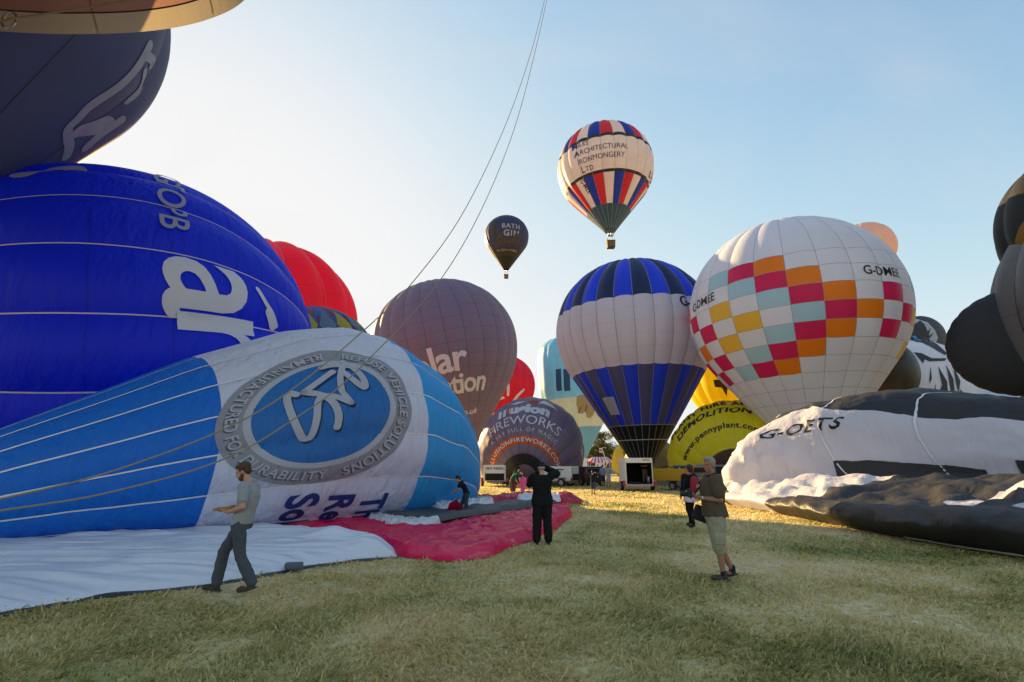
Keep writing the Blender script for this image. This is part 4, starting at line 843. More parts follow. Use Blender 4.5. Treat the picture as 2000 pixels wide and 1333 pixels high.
sheet('white_ruffle', [(718, 1028), (745, 1036), (790, 1043), (830, 1042), (862, 1034)], [(722, 1016), (745, 1022), (790, 1030), (830, 1032), (862, 1029)], wht2, cr_, cb, 160, 24, .1, (2.4, 2.4), 2.6, .1, 13, .12)
sheet('grey_panel', [(735, 1022), (790, 1032), (850, 1032), (900, 1022), (960, 1013), (1030, 1002), (1090, 992)], [(735, 1014), (800, 1006), (850, 1005), (900, 1003), (960, 996), (1030, 989), (1090, 984)], gry, cr_, cb, 160, 50, .1, (.5, .5), 1.8, .16, 15, .12)
sheet('white_ruffle', [(825, 1010), (860, 1013), (900, 1012), (930, 1006), (965, 1002)], [(825, 1001), (860, 1003), (900, 1000), (930, 997), (965, 994)], wht2, cr_, cb, 150, 22, .16, (1.8, 1.8), 2.4, .2, 17, .12)
sheet('white_ruffle', [(1010, 994), (1035, 994), (1060, 992), (1095, 990)], [(1010, 986), (1035, 985), (1060, 984), (1095, 984)], wht2, cr_, cb, 90, 18, .15, (1.8, 1.8), 2.4, .2, 19, .12)
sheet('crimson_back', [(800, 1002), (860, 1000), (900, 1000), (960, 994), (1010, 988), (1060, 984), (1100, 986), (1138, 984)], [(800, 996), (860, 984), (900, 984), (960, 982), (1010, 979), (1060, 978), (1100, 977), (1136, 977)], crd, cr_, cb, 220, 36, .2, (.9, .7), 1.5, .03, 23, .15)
sheet('pale_edge', [(905, 984), (960, 982), (1010, 980), (1060, 978)], [(905, 976), (960, 977), (1010, 976), (1060, 975)], wht2, cr_, cb, 90, 14, .08, (.8, .8), 1.5, .03, 25, .2)
# corner lifted by the crew member
hp = at(893, 974, 16.5); pts = [gp(850, 1020), gp(925, 1010), hp, at(880, 982, 16.6)]
A_ = np.linspace(0, 1, 24); U, W = np.meshgrid(A_, A_, indexing='ij'); U = U[..., None]; W = W[..., None]
P = (np.array(pts[0]) * (1 - U) + np.array(pts[1]) * U) * (1 - W) + (np.array(pts[3]) * (1 - U) + np.array(pts[2]) * U) * W; P[..., 2] -= (.5 * W * (1 - W))[..., 0]
P = P + (noise(P, 2.2, 3) * .3)[..., None] * np.array([.5, .8, .3]); P[..., 2] = np.maximum(P[..., 2], .05)
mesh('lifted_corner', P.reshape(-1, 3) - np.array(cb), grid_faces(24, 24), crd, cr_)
# ---------------------------------------------------------------- crown ropes running overhead
def rope(label, pts, rad):
    P = np.array([tuple(at(*p)) for p in pts]); t = np.linspace(0, len(P) - 1, 120); Q = cr(P, t)
    b = MB(); b.tube([Vector(q) for q in Q], rad, 6); o = b.build('crown_rope', rope_mat, None, True); tag(o, label, 'rope', 'crown ropes stretched overhead'); return o
rope('upper of the two long tan ropes sweeping from lower left into the sky', [(-260, 1030, 5.6), (0, 975, 6), (215, 922, 7), (430, 842, 8), (565, 765, 9.2), (700, 655, 11), (805, 553, 13), (905, 415, 15.5), (985, 250, 18), (1035, 110, 20), (1066, -10, 21.5), (1090, -120, 23)], .013)
rope('lower of the two long tan ropes sweeping from lower left into the sky', [(-260, 1035, 5.4), (0, 998, 5.8), (215, 962, 6.8), (430, 900, 8), (565, 825, 9.4), (700, 722, 11.2), (860, 547, 14.3), (945, 400, 16.5), (1005, 250, 18.5), (1043, 110, 20), (1070, -10, 21.5), (1092, -120, 23)], .013)
# ---------------------------------------------------------------- people
class Body:
    """collects limbs as overlapping closed shapes; skin() grows one continuous surface from them"""
    def __init__(s): s.mb = MB()
    def cap(s, a, ra, b, rb, n=12):
        a, b = Vector(a), Vector(b); d = (b - a); L = max(d.length, 1e-5); q = d.to_track_quat('Z', 'Y'); V = []; rings = []
        for k in range(4): t = -math.pi / 2 + k * math.pi / 6; rings.append((ra * math.sin(t), max(ra * math.cos(t), 1e-4)))
        for k in range(4): t = k * math.pi / 6; rings.append((L + rb * math.sin(t), max(rb * math.cos(t), 1e-4)))
        for z, r in rings: V += [q @ Vector((r * math.cos(2 * math.pi * i / n), r * math.sin(2 * math.pi * i / n), z)) + a for i in range(n)]
        m = len(rings); F = [(i * n + j, i * n + (j + 1) % n, (i + 1) * n + (j + 1) % n, (i + 1) * n + j) for i in range(m - 1) for j in range(n)]
        F += [tuple(range(n - 1, -1, -1)), tuple(range((m - 1) * n, m * n))]; s.mb.add(V, F); return s
    def ell(s, c, r, rot=None): s.mb.ell(c, r, rot, 16, 10); return s
    def loft(s, rings, n=20):
        """rings: (centre, half width, half depth)"""
        V = []
        for c, a, b in rings: V += [Vector(c) + Vector((a * math.cos(2 * math.pi * i / n), b * math.sin(2 * math.pi * i / n), 0)) for i in range(n)]
        m = len(rings); F = [(i * n + j, i * n + (j + 1) % n, (i + 1) * n + (j + 1) % n, (i + 1) * n + j) for i in range(m - 1) for j in range(n)]
        F += [tuple(range(n - 1, -1, -1)), tuple(range((m - 1) * n, m * n))]; s.mb.add(V, F); return s
    def hand(s, w, d, nrm, side, sc=1., curl=.6):
        """palm, four unequal bent fingers and a thumb leaving the side of the palm"""
        w, d, nrm = Vector(w), Vector(d).normalized(), Vector(nrm).normalized(); x = d.cross(nrm).normalized() * side
        M = Matrix((x, d, nrm)).transposed()
        s.ell(w + d * .045 * sc, (.04 * sc, .052 * sc, .017 * sc), M)
        for k, (o, l) in enumerate(((-.03, .07), (-.01, .08), (.011, .076), (.03, .06))):
            p = w + d * .08 * sc + x * o * sc; a = curl * .5; dd = d
            for seg in (.45, .32, .26):
                dd = (d * math.cos(a) + nrm * math.sin(a)); q = p + dd * l * seg * sc; s.cap(p, .0095 * sc, q, .0085 * sc, 8); p = q; a += curl
        p = w + d * .025 * sc - x * .034 * sc; q = p + (d * .6 - x * .7 + nrm * .35).normalized() * .042 * sc; s.cap(p, .012 * sc, q, .010 * sc, 8)
        s.cap(q, .010 * sc, q + (d * .9 - x * .1 + nrm * .35).normalized() * .034 * sc, .0085 * sc, 8); return s
    def skin(s, name, m, parent, voxel=.012, smooth=5, fold=0., f=7., seed=0):
        me = bpy.data.meshes.new(name); me.from_pydata(s.mb.v, [], s.mb.f); o = bpy.data.objects.new(name, me)
        r = o.modifiers.new('r', 'REMESH'); r.mode = 'VOXEL'; r.voxel_size = voxel
        k = o.modifiers.new('s', 'SMOOTH'); k.iterations = smooth; k.factor = .5
        e = evaluate(o); me2 = bpy.data.meshes.new_from_object(e); bpy.data.objects.remove(o); bpy.data.meshes.remove(me)
        n = len(me2.vertices); co = np.empty(n * 3, np.float32); me2.vertices.foreach_get('co', co); co = co.reshape(-1, 3)
        if fold:
            nn = np.empty(n * 3, np.float32); me2.vertices.foreach_get('normal', nn); nn = nn.reshape(-1, 3)
            q = ridge(co * np.array([1, 1, .6]) + .1 * noise(co, 5, seed)[:, None], f, 2, seed) - .2
            zf = np.clip((co[:, 2] - co[:, 2].min()) / .1, 0, 1); co = co + nn * (q * fold * zf)[:, None]; me2.vertices.foreach_set('co', co.astype(np.float32).ravel())
        me2.materials.clear(); me2.materials.append(m); me2.shade_smooth(); me2.name = name
        o2 = bpy.data.objects.new(name, me2); return link(o2, parent)
skin_m = mat('skin', (.5, .27, .18), .55, var=.08, scale=20); skin_t = mat('skin_tan', (.36, .17, .1), .55, var=.08, scale=20)
def cloth(name, c, bump=.9, rough=.9): return mat(name, c, rough, spec=.15, var=.2, scale=13, bump=bump)
def head(B, c, look, up=(0, 0, 1), sc=1.):
    """skull, jaw, nose, ears, brow and chin along the looking direction"""
    c = Vector(c); f = Vector(look).normalized(); u = Vector(up); x = f.cross(u).normalized(); u = x.cross(f).normalized(); M = Matrix((x, f, u)).transposed(); P = lambda a, b, d: c + x * a * sc + f * b * sc + u * d * sc
    B.ell(P(0, -.012, .035), (.074 * sc, .093 * sc, .088 * sc), M); B.ell(P(0, .02, -.04), (.058 * sc, .07 * sc, .075 * sc), M); B.ell(P(0, .055, -.085), (.03 * sc, .03 * sc, .024 * sc), M)
    B.cap(P(0, .085, .015), .009 * sc, P(0, .108, -.022), .014 * sc, 8); B.ell(P(0, .078, .028), (.05 * sc, .015 * sc, .01 * sc), M)
    B.ell(P(0, .088, -.055), (.024 * sc, .01 * sc, .012 * sc), M)
    for s in (-1, 1): B.ell(P(s * .074, -.008, -.005), (.009 * sc, .02 * sc, .032 * sc), M); B.ell(P(s * .035, .07, -.02), (.025 * sc, .018 * sc, .02 * sc), M)
    return P, M, f, u, x
def eyes(root, P, sc=1.):
    for s in (-1, 1):
        MB().ell(P(s * .03, .078, .008), (.012 * sc, .008 * sc, .008 * sc), None, 10, 6).build('eye', mat('eye_dark', (.03, .02, .015), .3), root, True)
def shoe(root, ankle, fwd, m, sole, up=.0, sc=1.):
    a = Vector(ankle); f = Vector(fwd); f.z = 0; f.normalize(); g = Vector((a.x, a.y, max(a.z - .085, 0)))
    B = Body(); M = Matrix((Vector((f.y, -f.x, 0)), f, Vector((0, 0, 1)))).transposed()
    tilt = Matrix.Rotation(up, 3, Vector((f.y, -f.x, 0)))
    c = lambda b, h: g + tilt @ (f * b * sc + Vector((0, 0, h * sc)))
    B.ell(c(.0, .055), (.042 * sc, .06 * sc, .052 * sc), tilt @ M); B.ell(c(.1, .045), (.046 * sc, .095 * sc, .042 * sc), tilt @ M); B.ell(c(.05, .03), (.044 * sc, .12 * sc, .034 * sc), tilt @ M); B.cap(c(-.01, .06), .045 * sc, c(-.015, .12), .042 * sc)
    sh = B.skin('shoe', m, root, .009, 3)
    b = Body(); b.ell(c(.045, .016), (.05 * sc, .148 * sc, .016 * sc), tilt @ M); b.skin('sole', sole, sh, .009, 2)
def torso_rings(J, w=1., d=1., hem=None, grow=0.):
    pel, wai, che, nec = (Vector(J[k]) for k in ('pelvis', 'waist', 'chest', 'neck')); tp = nec + (che - nec) * .12; r = []
    if hem is not None: h = pel + (pel - wai) * hem; r.append((h, (.186 + grow) * w, (.134 + grow) * d))
    r += [(pel, ((.182 if hem is not None else .165) + grow) * w, ((.13 if hem is not None else .115) + grow) * d), (wai, (.148 + grow) * w, (.108 + grow) * d), ((wai + che) / 2, (.162 + grow) * w, (.118 + grow) * d), (che, (.178 + grow) * w, (.122 + grow) * d), (che + (nec - che) * .5, (.175 + grow) * w, (.105 + grow) * d), (che + (nec - che) * .82, (.115 + grow) * w, (.078 + grow) * d), (tp, (.068 + grow) * w, (.062 + grow) * d)]
    return r
def figure(name, label, loc, rz, J, look, skin, shirt, legs, shoes, sleeve=.55, hem=.25, leg_len=1., leg_r=1., w=1., d=1., voxel=.011, sc=1., hands=True, hand_dirs=None, fold=.006, hair=None, group=None, tilt=(0, 0), shoe_up=(0, 0), grow=0., legfold=None):
    root = empty(name, loc, label, 'person', group, rz); root.scale = (sc,) * 3
    B = Body(); B.loft(torso_rings(J, w * .92, d * .92)); B.cap(J['neck'], .055, J['head'], .052)
    P, M, f, u, x = head(B, J['head'], look, J.get('up', (0, 0, 1)))
    for k, s in (('L', -1), ('R', 1)):
        sh, el, wr = Vector(J['sh' + k]), Vector(J['el' + k]), Vector(J['wr' + k])
        B.cap(sh, .052, el, .041); B.cap(el, .042, el + (wr - el) * .4, .039); B.cap(el + (wr - el) * .4, .039, wr, .027)
        if hands:
            dd, nn = (hand_dirs or {}).get(k, ((wr - el), (0, 0, -1))); B.hand(wr, dd, nn, s, 1.0, J.get('curl' + k, .55))
        else: B.ell(wr + (wr - el).normalized() * .06, (.035, .035, .06))
        hp, kn, an = Vector(J['hip' + k]), Vector(J['kn' + k]), Vector(J['an' + k])
        B.cap(hp, .08 * w, kn, .055); B.cap(kn, .055, kn + (an - kn) * .35, .056); B.cap(kn + (an - kn) * .35, .056, an, .036)
        B.ell(an + Vector((0, .05, -.04)), (.035, .09, .03))
    B.skin('body', skin, root, voxel, 4)
    if shirt:
        S = Body(); S.loft(torso_rings(J, w, d, hem, grow))
        for k in 'LR':
            sh, el, wr = Vector(J['sh' + k]), Vector(J['el' + k]), Vector(J['wr' + k])
            if sleeve <= 1: S.cap(sh, .07 + grow, sh + (el - sh) * sleeve, .06 + grow)
            else: S.cap(sh, .072 + grow, el, .058 + grow); S.cap(el, .058 + grow, wr, .044 + grow)
        S.skin('shirt' if sleeve <= 1 else 'jacket', shirt, root, max(voxel, .012), 3, fold, 7., 3)
    T = Body(); pel = Vector(J['pelvis']); T.loft([(pel + Vector((0, 0, .07)), .158 * w, .108 * d), (pel, .166 * w, .116 * d), (pel - Vector((0, 0, .09)), .168 * w, .118 * d)])
    for k in 'LR':
        hp, kn, an = Vector(J['hip' + k]), Vector(J['kn' + k]), Vector(J['an' + k])
        if leg_len <= 1: e = hp + (kn - hp) * leg_len; T.cap(hp, .098 * leg_r * w, e, .088 * leg_r)
        else: T.cap(hp, .098 * leg_r * w, kn, .074 * leg_r); T.cap(kn, .074 * leg_r, kn + (an - kn) * min(leg_len - 1, .96), .066 * leg_r)
    T.skin('trousers' if leg_len > 1.2 else 'shorts', legs, root, max(voxel, .012), 3, (legfold if legfold is not None else fold), 8., 5)
    if shoes:
        for q, k in enumerate('LR'): shoe(root, J['an' + k], J.get('ft' + k, (0, 1, 0)), shoes[0], shoes[1], shoe_up[q])
    return root, P, M, f, u, x
def hair_cap(root, P, M, m, parts, name='hair', fold=.006, voxel=.009):
    H = Body()
    for c, r in parts: H.ell(P(*c), r, M)
    return H.skin(name, m, root, voxel, 2, fold, 30., 9)
def J0(**k):
    d = dict(pelvis=(0, 0, .94), waist=(0, 0, 1.1), chest=(0, 0, 1.3), neck=(0, -.01, 1.49), head=(0, .02, 1.645),
             shL=(-.185, 0, 1.425), shR=(.185, 0, 1.425), elL=(-.24, -.02, 1.15), elR=(.24, -.02, 1.15), wrL=(-.25, .06, .9), wrR=(.25, .06, .9),
             hipL=(-.09, 0, .9), hipR=(.09, 0, .9), knL=(-.1, .02, .5), knR=(.1, .02, .5), anL=(-.11, 0, .09), anR=(.11, 0, .09)); d.update(k); return d
def spot(px, py, dz=0): p = gp(px, py); p.z = dz; return p
sole_m = mat('sole_rubber', (.05, .048, .045), .8); boot = mat('boot_suede', (.06, .045, .03), .85, bump=.2); sneaker = mat('sneaker_charcoal', (.045, .045, .048), .7, bump=.2); blackshoe = mat('shoe_black', (.012, .012, .013), .5)
hair_brown = mat('hair_brown', (.07, .035, .018), .6, scale=60, var=.4, bump=.6); hair_grey = mat('hair_grey', (.3, .28, .26), .6, scale=60, var=.3, bump=.6); hair_dark = mat('hair_dark', (.025, .015, .012), .55, scale=60, var=.3, bump=.6)

# man in grey T-shirt striding left, looking down at his gloves
J = J0(pelvis=(0, -.03, .93), waist=(0, -.06, 1.08), chest=(0, -.085, 1.28), neck=(0, -.06, 1.46), head=(0, .035, 1.6), up=(0, .3, 1), shL=(-.18, -.08, 1.4), shR=(.18, -.06, 1.4),
       elL=(-.25, -.13, 1.14), elR=(.23, -.08, 1.13), wrL=(-.1, .13, 1.06), wrR=(.1, .15, 1.06), hipL=(-.09, -.03, .9), hipR=(.09, -.01, .9), knL=(-.09, -.1, .5), knR=(.1, .22, .53), anL=(-.1, -.3, .15), anR=(.1, .27, .095), curlL=.5, curlR=.5)
r, P, M, f, u, x = figure('person', 'bearded man in grey T-shirt walking left, looking at his gloves', spot(452, 1160), R(92), J, (0, 1, -.45), skin_m, cloth('tshirt_grey', (.3, .31, .33)), cloth('jeans_slate', (.075, .083, .1)), (boot, sole_m), sleeve=.62, leg_len=1.96, shoe_up=(-.25, .08), hand_dirs={'L': ((.35, .8, .1), (.6, 0, .8)), 'R': ((-.35, .8, .1), (-.6, 0, .8))}, w=.96, voxel=.009, fold=.01, legfold=.014, grow=.006, leg_r=.9)
eyes(r, P); hair_cap(r, P, M, hair_brown, [((0, -.032, .055), (.081, .086, .074)), ((0, .022, .088), (.062, .05, .03)), ((0, -.065, .0), (.068, .042, .065)), ((.068, .0, .02), (.012, .02, .04)), ((-.068, .0, .02), (.012, .02, .04))], fold=.012)
hair_cap(r, P, M, mat('beard_brown', (.09, .04, .02), .7, scale=60, var=.3), [((0, .035, -.08), (.06, .055, .042)), ((0, .01, -.05), (.066, .045, .045))], 'beard', .004)
gl = empty('leather_gloves', r.matrix_world @ Vector((0, 0, 0)), 'tan leather work gloves in the hands of the bearded man', 'gloves'); gl.location = r.location; gl.rotation_euler = r.rotation_euler
glm = mat('glove_leather', (.38, .16, .04), .6, scale=25, bump=.4, var=.25)
for k, (cx, cy, cz, an) in enumerate(((-.03, .27, 1.085, .2), (.05, .25, 1.1, -.3))):
    G = Body(); G.ell((cx, cy - .03, cz), (.05, .075, .025)); 
    for q in range(4): G.cap((cx - .035 + q * .023, cy + .02, cz), .014, (cx - .045 + q * .03 + an * .05, cy + .1 - abs(q - 1.5) * .012, cz + .008), .012)
    G.cap((cx + .04, cy - .03, cz), .014, (cx + .075, cy + .02, cz + .01), .012); G.cap((cx, cy - .08, cz), .04, (cx, cy - .13, cz + .005), .045); G.skin('glove', glm, gl, .007, 3, .003, 20)
# man in black from behind, photographing
J = J0(chest=(0, .0, 1.31), shL=(-.2, 0, 1.43), shR=(.2, 0, 1.45), elL=(-.26, .12, 1.27), elR=(.36, .07, 1.5), wrL=(-.07, .27, 1.5), wrR=(.11, .2, 1.63), head=(0, .06, 1.63), anL=(-.13, 0, .09), anR=(.13, .02, .09), knL=(-.115, .02, .5), knR=(.115, .02, .5), curlL=.8, curlR=.8)
black_c = cloth('jacket_black', (.012, .012, .013)); black_t = cloth('trousers_black', (.013, .013, .014))
r, P, M, f, u, x = figure('person', 'man in black jacket and cap photographing, seen from behind', spot(1060, 1065), R(4), J, (0, 1, .05), skin_m, black_c, black_t, (blackshoe, sole_m), sleeve=2, hem=.75, leg_len=1.96, leg_r=1.12, w=1.18, d=1.25, voxel=.011, fold=.014, legfold=.02, hand_dirs={'L': ((.4, .6, .5), (.7, -.2, .1)), 'R': ((-.6, .5, .3), (-.5, .3, -.4))}, grow=.012)
hair_cap(r, P, M, hair_grey, [((0, -.04, .0), (.076, .07, .06))]); hair_cap(r, P, M, cloth('cap_black', (.012, .012, .013)), [((0, -.012, .065), (.083, .1, .07)), ((0, .1, .06), (.07, .07, .012))], 'cap', .0)
V, F = stroke2d([(-.03, 0), (-.018, .008), (-.008, -.006), (.004, .008), (.014, -.006), (.03, .004)], .008); V = np.stack([V[:, 0], 0 * V[:, 0] - .105, V[:, 1] + .075], 1); mesh('cap_lettering', V @ np.array([[1, 0, 0], [0, 1, 0], [0, 0, 1]]) + np.array(J['head']) + np.array((0, .0, 0)), F, white_print, r)
cb_ = MB(); cb_.box((.02, .26, 1.6), (.13, .07, .09), bevel=.015); cb_.cyl((.02, .29, 1.6), (.02, .38, 1.6), .037); co = cb_.build('hand_camera', mat('camera_black', (.015, .015, .016), .45), None); co.location = r.location; co.rotation_euler = r.rotation_euler; tag(co, 'small black camera held to the face of the man in black', 'camera')
# man in olive T-shirt and cargo shorts holding a camera
J = J0(pelvis=(0, 0, .97), waist=(0, .015, 1.13), chest=(0, .01, 1.34), neck=(0, .0, 1.53), head=(-.01, .03, 1.69), shL=(-.195, -.01, 1.465), shR=(.195, .02, 1.465), elL=(-.25, -.06, 1.18), elR=(.25, .05, 1.17), wrL=(-.13, .2, 1.2), wrR=(.08, .3, 1.22),
       hipL=(-.09, 0, .93), hipR=(.09, .01, .93), knL=(-.1, .0, .5), knR=(.1, -.03, .5), anL=(-.1, -.03, .095), anR=(.11, -.2, .13), ftL=(.05, 1, 0), ftR=(.5, .8, 0), curlL=.7, curlR=.7)
olive = cloth('tshirt_olive', (.1, .075, .05)); cargo = cloth('cargo_khaki', (.33, .31, .22), .9)
r, P, M, f, u, x = figure('person', 'grey-haired man in olive T-shirt and cargo shorts holding a camera', spot(1408, 1134), R(78), J, (-.75, .75, -.05), skin_t, olive, cargo, (sneaker, sole_m), sleeve=.68, hem=.3, leg_len=1.15, leg_r=1.22, w=1.1, d=1.25, voxel=.009, fold=.008, legfold=.012, grow=.024, shoe_up=(0, -.25), hand_dirs={'L': ((.45, .8, .1), (.8, -.1, .3)), 'R': ((-.5, .7, .2), (-.8, 0, .3))})
eyes(r, P); hair_cap(r, P, M, hair_grey, [((0, -.035, .055), (.082, .09, .075)), ((0, .03, .1), (.066, .055, .026)), ((0, -.07, .0), (.07, .045, .06))])
st = MB(); st.tube([(-.07, -.11, 1.52), (-.1, -.03, 1.57), (-.08, .06, 1.53), (-.05, .14, 1.45), (-.01, .22, 1.33), (0, .29, 1.24)], .014); st.tube([(-.07, -.11, 1.52), (.02, -.14, 1.42), (.12, -.16, 1.2), (.2, -.1, 1.0)], .014); st.build('strap', mat('strap_black', (.012, .012, .013), .7), r, True)
MB().cyl((-.155, .165, 1.198), (-.14, .185, 1.199), .034).build('wristwatch', mat('watch_steel', (.6, .6, .6), .25, .9), r, True)
for (cx, cy, cz) in ((-.2, -.01, .62), (.2, -.02, .62)): MB().box((cx, cy, cz), (.035, .15, .17), bevel=.012).build('cargo_pocket', cargo, r, True)
for k in 'LR': Body().cap(Vector(J['an' + k]) + Vector((0, 0, -.01)), .045, Vector(J['an' + k]) + Vector((0, 0, .045)), .043).skin('sock', mat('sock_black', (.015, .015, .016), .9), r, .009, 2)
cb_ = MB(); cb_.box((-.02, .36, 1.25), (.14, .075, .1), bevel=.015); cb_.box((-.02, .36, 1.31), (.06, .06, .04), bevel=.01); cb_.cyl((-.02, .39, 1.25), (-.02, .5, 1.25), .04); co = cb_.build('hand_camera', MATS['camera_black'], None); co.location = r.location; co.rotation_euler = r.rotation_euler; tag(co, 'black camera in the hands of the grey-haired man', 'camera')
bgm = MB(); bgm.box((.24, .16, .93), (.13, .27, .24), rot=Matrix.Rotation(.35, 3, 'X'), bevel=.04); bo = bgm.build('shoulder_bag', mat('bag_black', (.012, .012, .014), .7), None, True); bo.location = r.location; bo.rotation_euler = r.rotation_euler; tag(bo, 'black shoulder bag hanging at the hip of the grey-haired man', 'bag')
# woman with red backpack walking away
J = J0(head=(0, -.02, 1.6), up=(0, -.35, 1), neck=(0, -.01, 1.45), chest=(0, 0, 1.27), shL=(-.165, 0, 1.38), shR=(.165, 0, 1.38), elL=(-.24, -.03, 1.12), elR=(.25, .02, 1.13), wrL=(-.23, .07, .92), wrR=(.18, .17, 1.02), knL=(-.09, .02, .49), knR=(.08, .1, .5), anL=(-.11, -.17, .13), anR=(.1, .18, .1))
r, P, M, f, u, x = figure('person', 'woman in black jacket with red backpack walking away', spot(1353, 1031), R(22), J, (0, .9, .45), skin_m, cloth('jacket_ink', (.014, .014, .018)), cloth('leggings_black', (.011, .011, .012)), (blackshoe, sole_m), sleeve=2, hem=.3, leg_len=1.96, leg_r=.85, w=.95, voxel=.012, fold=.008, shoe_up=(-.3, 0), grow=.008)
hair_cap(r, P, M, mat('hair_auburn', (.06, .018, .014), .55, scale=60, var=.3, bump=.5), [((0, -.03, .045), (.085, .1, .085)), ((0, -.09, -.03), (.06, .05, .06)), ((0, -.12, .03), (.045, .045, .045))])
S = Body(); S.loft([((0, .0, .68), .215, .165), ((0, 0, .8), .205, .155), ((0, 0, .93), .185, .135), ((0, 0, 1.0), .175, .125)])
m, N, L, b = nodes_of('floral_print'); vo = N.new('ShaderNodeTexVoronoi'); vo.inputs['Scale'].default_value = 11; tc = N.new('ShaderNodeTexCoord'); L.new(tc.outputs['Object'], vo.inputs['Vector']); cr_f = N.new('ShaderNodeValToRGB'); cr_f.color_ramp.elements[0].position = .25; cr_f.color_ramp.elements[0].color = (.6, .06, .16, 1); cr_f.color_ramp.elements[1].position = .4; cr_f.color_ramp.elements[1].color = (.7, .6, .66, 1); L.new(vo.outputs['Distance'], cr_f.inputs[0]); L.new(cr_f.outputs[0], b.inputs['Base Color']); b.inputs['Roughness'].default_value = .9
S.skin('skirt', m, r, .013, 2, .01, 7)
bp = empty('backpack', r.location, 'red backpack with white print on the back of the woman', 'backpack'); bp.rotation_euler = r.rotation_euler
K = Body(); K.ell((0, -.2, 1.2), (.135, .09, .2)); K.ell((0, -.2, 1.08), (.14, .1, .13)); K.skin('pack', mat('pack_red', (.32, .015, .035), .7), bp, .012, 3)
K = Body(); K.ell((.02, -.29, 1.1), (.09, .03, .085)); K.skin('front_pocket', mat('pack_red', (.32, .015, .035)), bp, .01, 2)
for sx in (-.1, .1): MB().tube([(sx, -.15, 1.36), (sx, -.02, 1.44), (sx, .1, 1.34), (sx, .1, 1.15)], .018).build('strap', mat('strap_black', (.012, .012, .013)), bp, True)
V, F = stroke2d([(-.05, .05), (-.01, -.03), (.03, .06), (.06, -.04)], .018); mesh('white_print', np.stack([V[:, 0] + .02, 0 * V[:, 0] - .325, V[:, 1] + 1.1], 1), F, white_print, bp)

# smaller figures further off
def walker(label, px, py, h, rz, shirt, legs, hair=None, pose='stand', short=False, sleeve=.6, skin=skin_m, w=1., voxel=.02, group=None, loc=None, cap=None):
    k = {}
    look = (0, 1, -.1)
    if pose == 'camera': k = dict(elL=(-.24, .14, 1.28), elR=(.24, .14, 1.3), wrL=(-.08, .32, 1.55), wrR=(.08, .32, 1.56), curlL=.8)
    elif pose == 'fold': k = dict(elL=(-.24, .02, 1.15), elR=(.24, .02, 1.15), wrL=(.06, .18, 1.14), wrR=(-.06, .2, 1.18))
    elif pose == 'stoop': k = dict(waist=(0, .03, 1.08), chest=(0, .16, 1.24), neck=(0, .32, 1.34), head=(0, .44, 1.38), shL=(-.18, .24, 1.34), shR=(.18, .24, 1.34), elL=(-.22, .28, 1.05), elR=(.22, .28, 1.05), wrL=(-.18, .4, .85), wrR=(.18, .36, .84)); look = (0, .7, -.7)
    elif pose == 'pull': k = dict(waist=(0, .04, 1.06), chest=(0, .15, 1.24), neck=(0, .26, 1.38), head=(0, .36, 1.47), shL=(-.18, .2, 1.35), shR=(.18, .2, 1.35), elL=(-.26, .3, 1.1), elR=(.24, .32, 1.1), wrL=(-.1, .5, 1.0), wrR=(.08, .5, .98), anL=(-.12, -.15, .1), anR=(.12, .22, .09), knR=(.1, .18, .5)); look = (0, .8, -.6)
    elif pose == 'walk': k = dict(anL=(-.1, -.2, .12), anR=(.1, .22, .09), knR=(.1, .16, .5), knL=(-.1, -.02, .5), wrL=(-.24, .2, .95), wrR=(.24, -.1, .93))
    J = J0(**k); r, P, M, f, u, x = figure('person', label, loc or spot(px, py), R(rz), J, look, skin, shirt, legs, (blackshoe, sole_m), sleeve=sleeve, leg_len=1.0 if short else 1.95, leg_r=1.1 if short else 1., w=w, voxel=voxel, sc=h / 1.78, hands=voxel < .017, fold=.008, group=group)
    if hair: hair_cap(r, P, M, hair, [((0, -.03, .05), (.085, .095, .085)), ((0, -.06, -.02), (.075, .055, .08))], voxel=.015)
    if cap: hair_cap(r, P, M, cap, [((0, -.01, .06), (.085, .1, .07)), ((0, .1, .06), (.06, .06, .015))], 'cap', 0, voxel=.014)
    return r
navyc = cloth('cloth_navy', (.012, .014, .022)); slate = cloth('cloth_slate', (.05, .055, .065)); khaki = cloth('cloth_khaki', (.2, .17, .12)); denim = cloth('cloth_denim', (.05, .07, .13)); green = cloth('polo_green', (.01, .12, .06)); brown_s = cloth('shorts_brown', (.06, .045, .035)); pinkc = cloth('hoodie_pink', (.62, .13, .33)); skyc = cloth('shirt_sky', (.2, .33, .5)); beige = cloth('shirt_beige', (.4, .38, .32)); bluec = cloth('shirt_cobalt', (.02, .08, .4)); teal = cloth('shirt_teal', (.03, .25, .28)); pale_c = cloth('shirt_pale', (.5, .52, .52))
walker('crew member in dark clothes hauling crimson cloth beside the blue balloon', 910, 1012, 1.5, 100, navyc, slate, hair_dark, 'pull', voxel=.015, sleeve=.7)
walker('man in green polo shirt and brown shorts bending forward', 1001, 977, 1.72, -62, green, brown_s, hair_brown, 'stoop', True, .6, skin_m, 1.12, .015)
walker('girl in pink hooded top with bare legs', 1022, 978, 1.3, 40, pinkc, pinkc, hair_dark, 'walk', True, 2, voxel=.015)
walker('young photographer in navy top and denim shorts raising a camera', 1159, 967, 1.38, -40, navyc, denim, hair_dark, 'camera', True, 2, voxel=.016)
walker('man in light blue shirt and dark shorts watching with folded arms', 1178, 951, 1.7, 25, skyc, slate, hair_brown, 'fold', True, .6, voxel=.02)
walker('man in beige shirt and pale shorts watching beside the blue-shirted one', 1189, 952, 1.72, -10, beige, pale_c, hair_dark, 'fold', True, .6, voxel=.02)
walker('man in cobalt blue jacket standing by the grey tent', 1168, 934, 1.75, 10, bluec, navyc, hair_dark, 'stand', False, 2, voxel=.024)
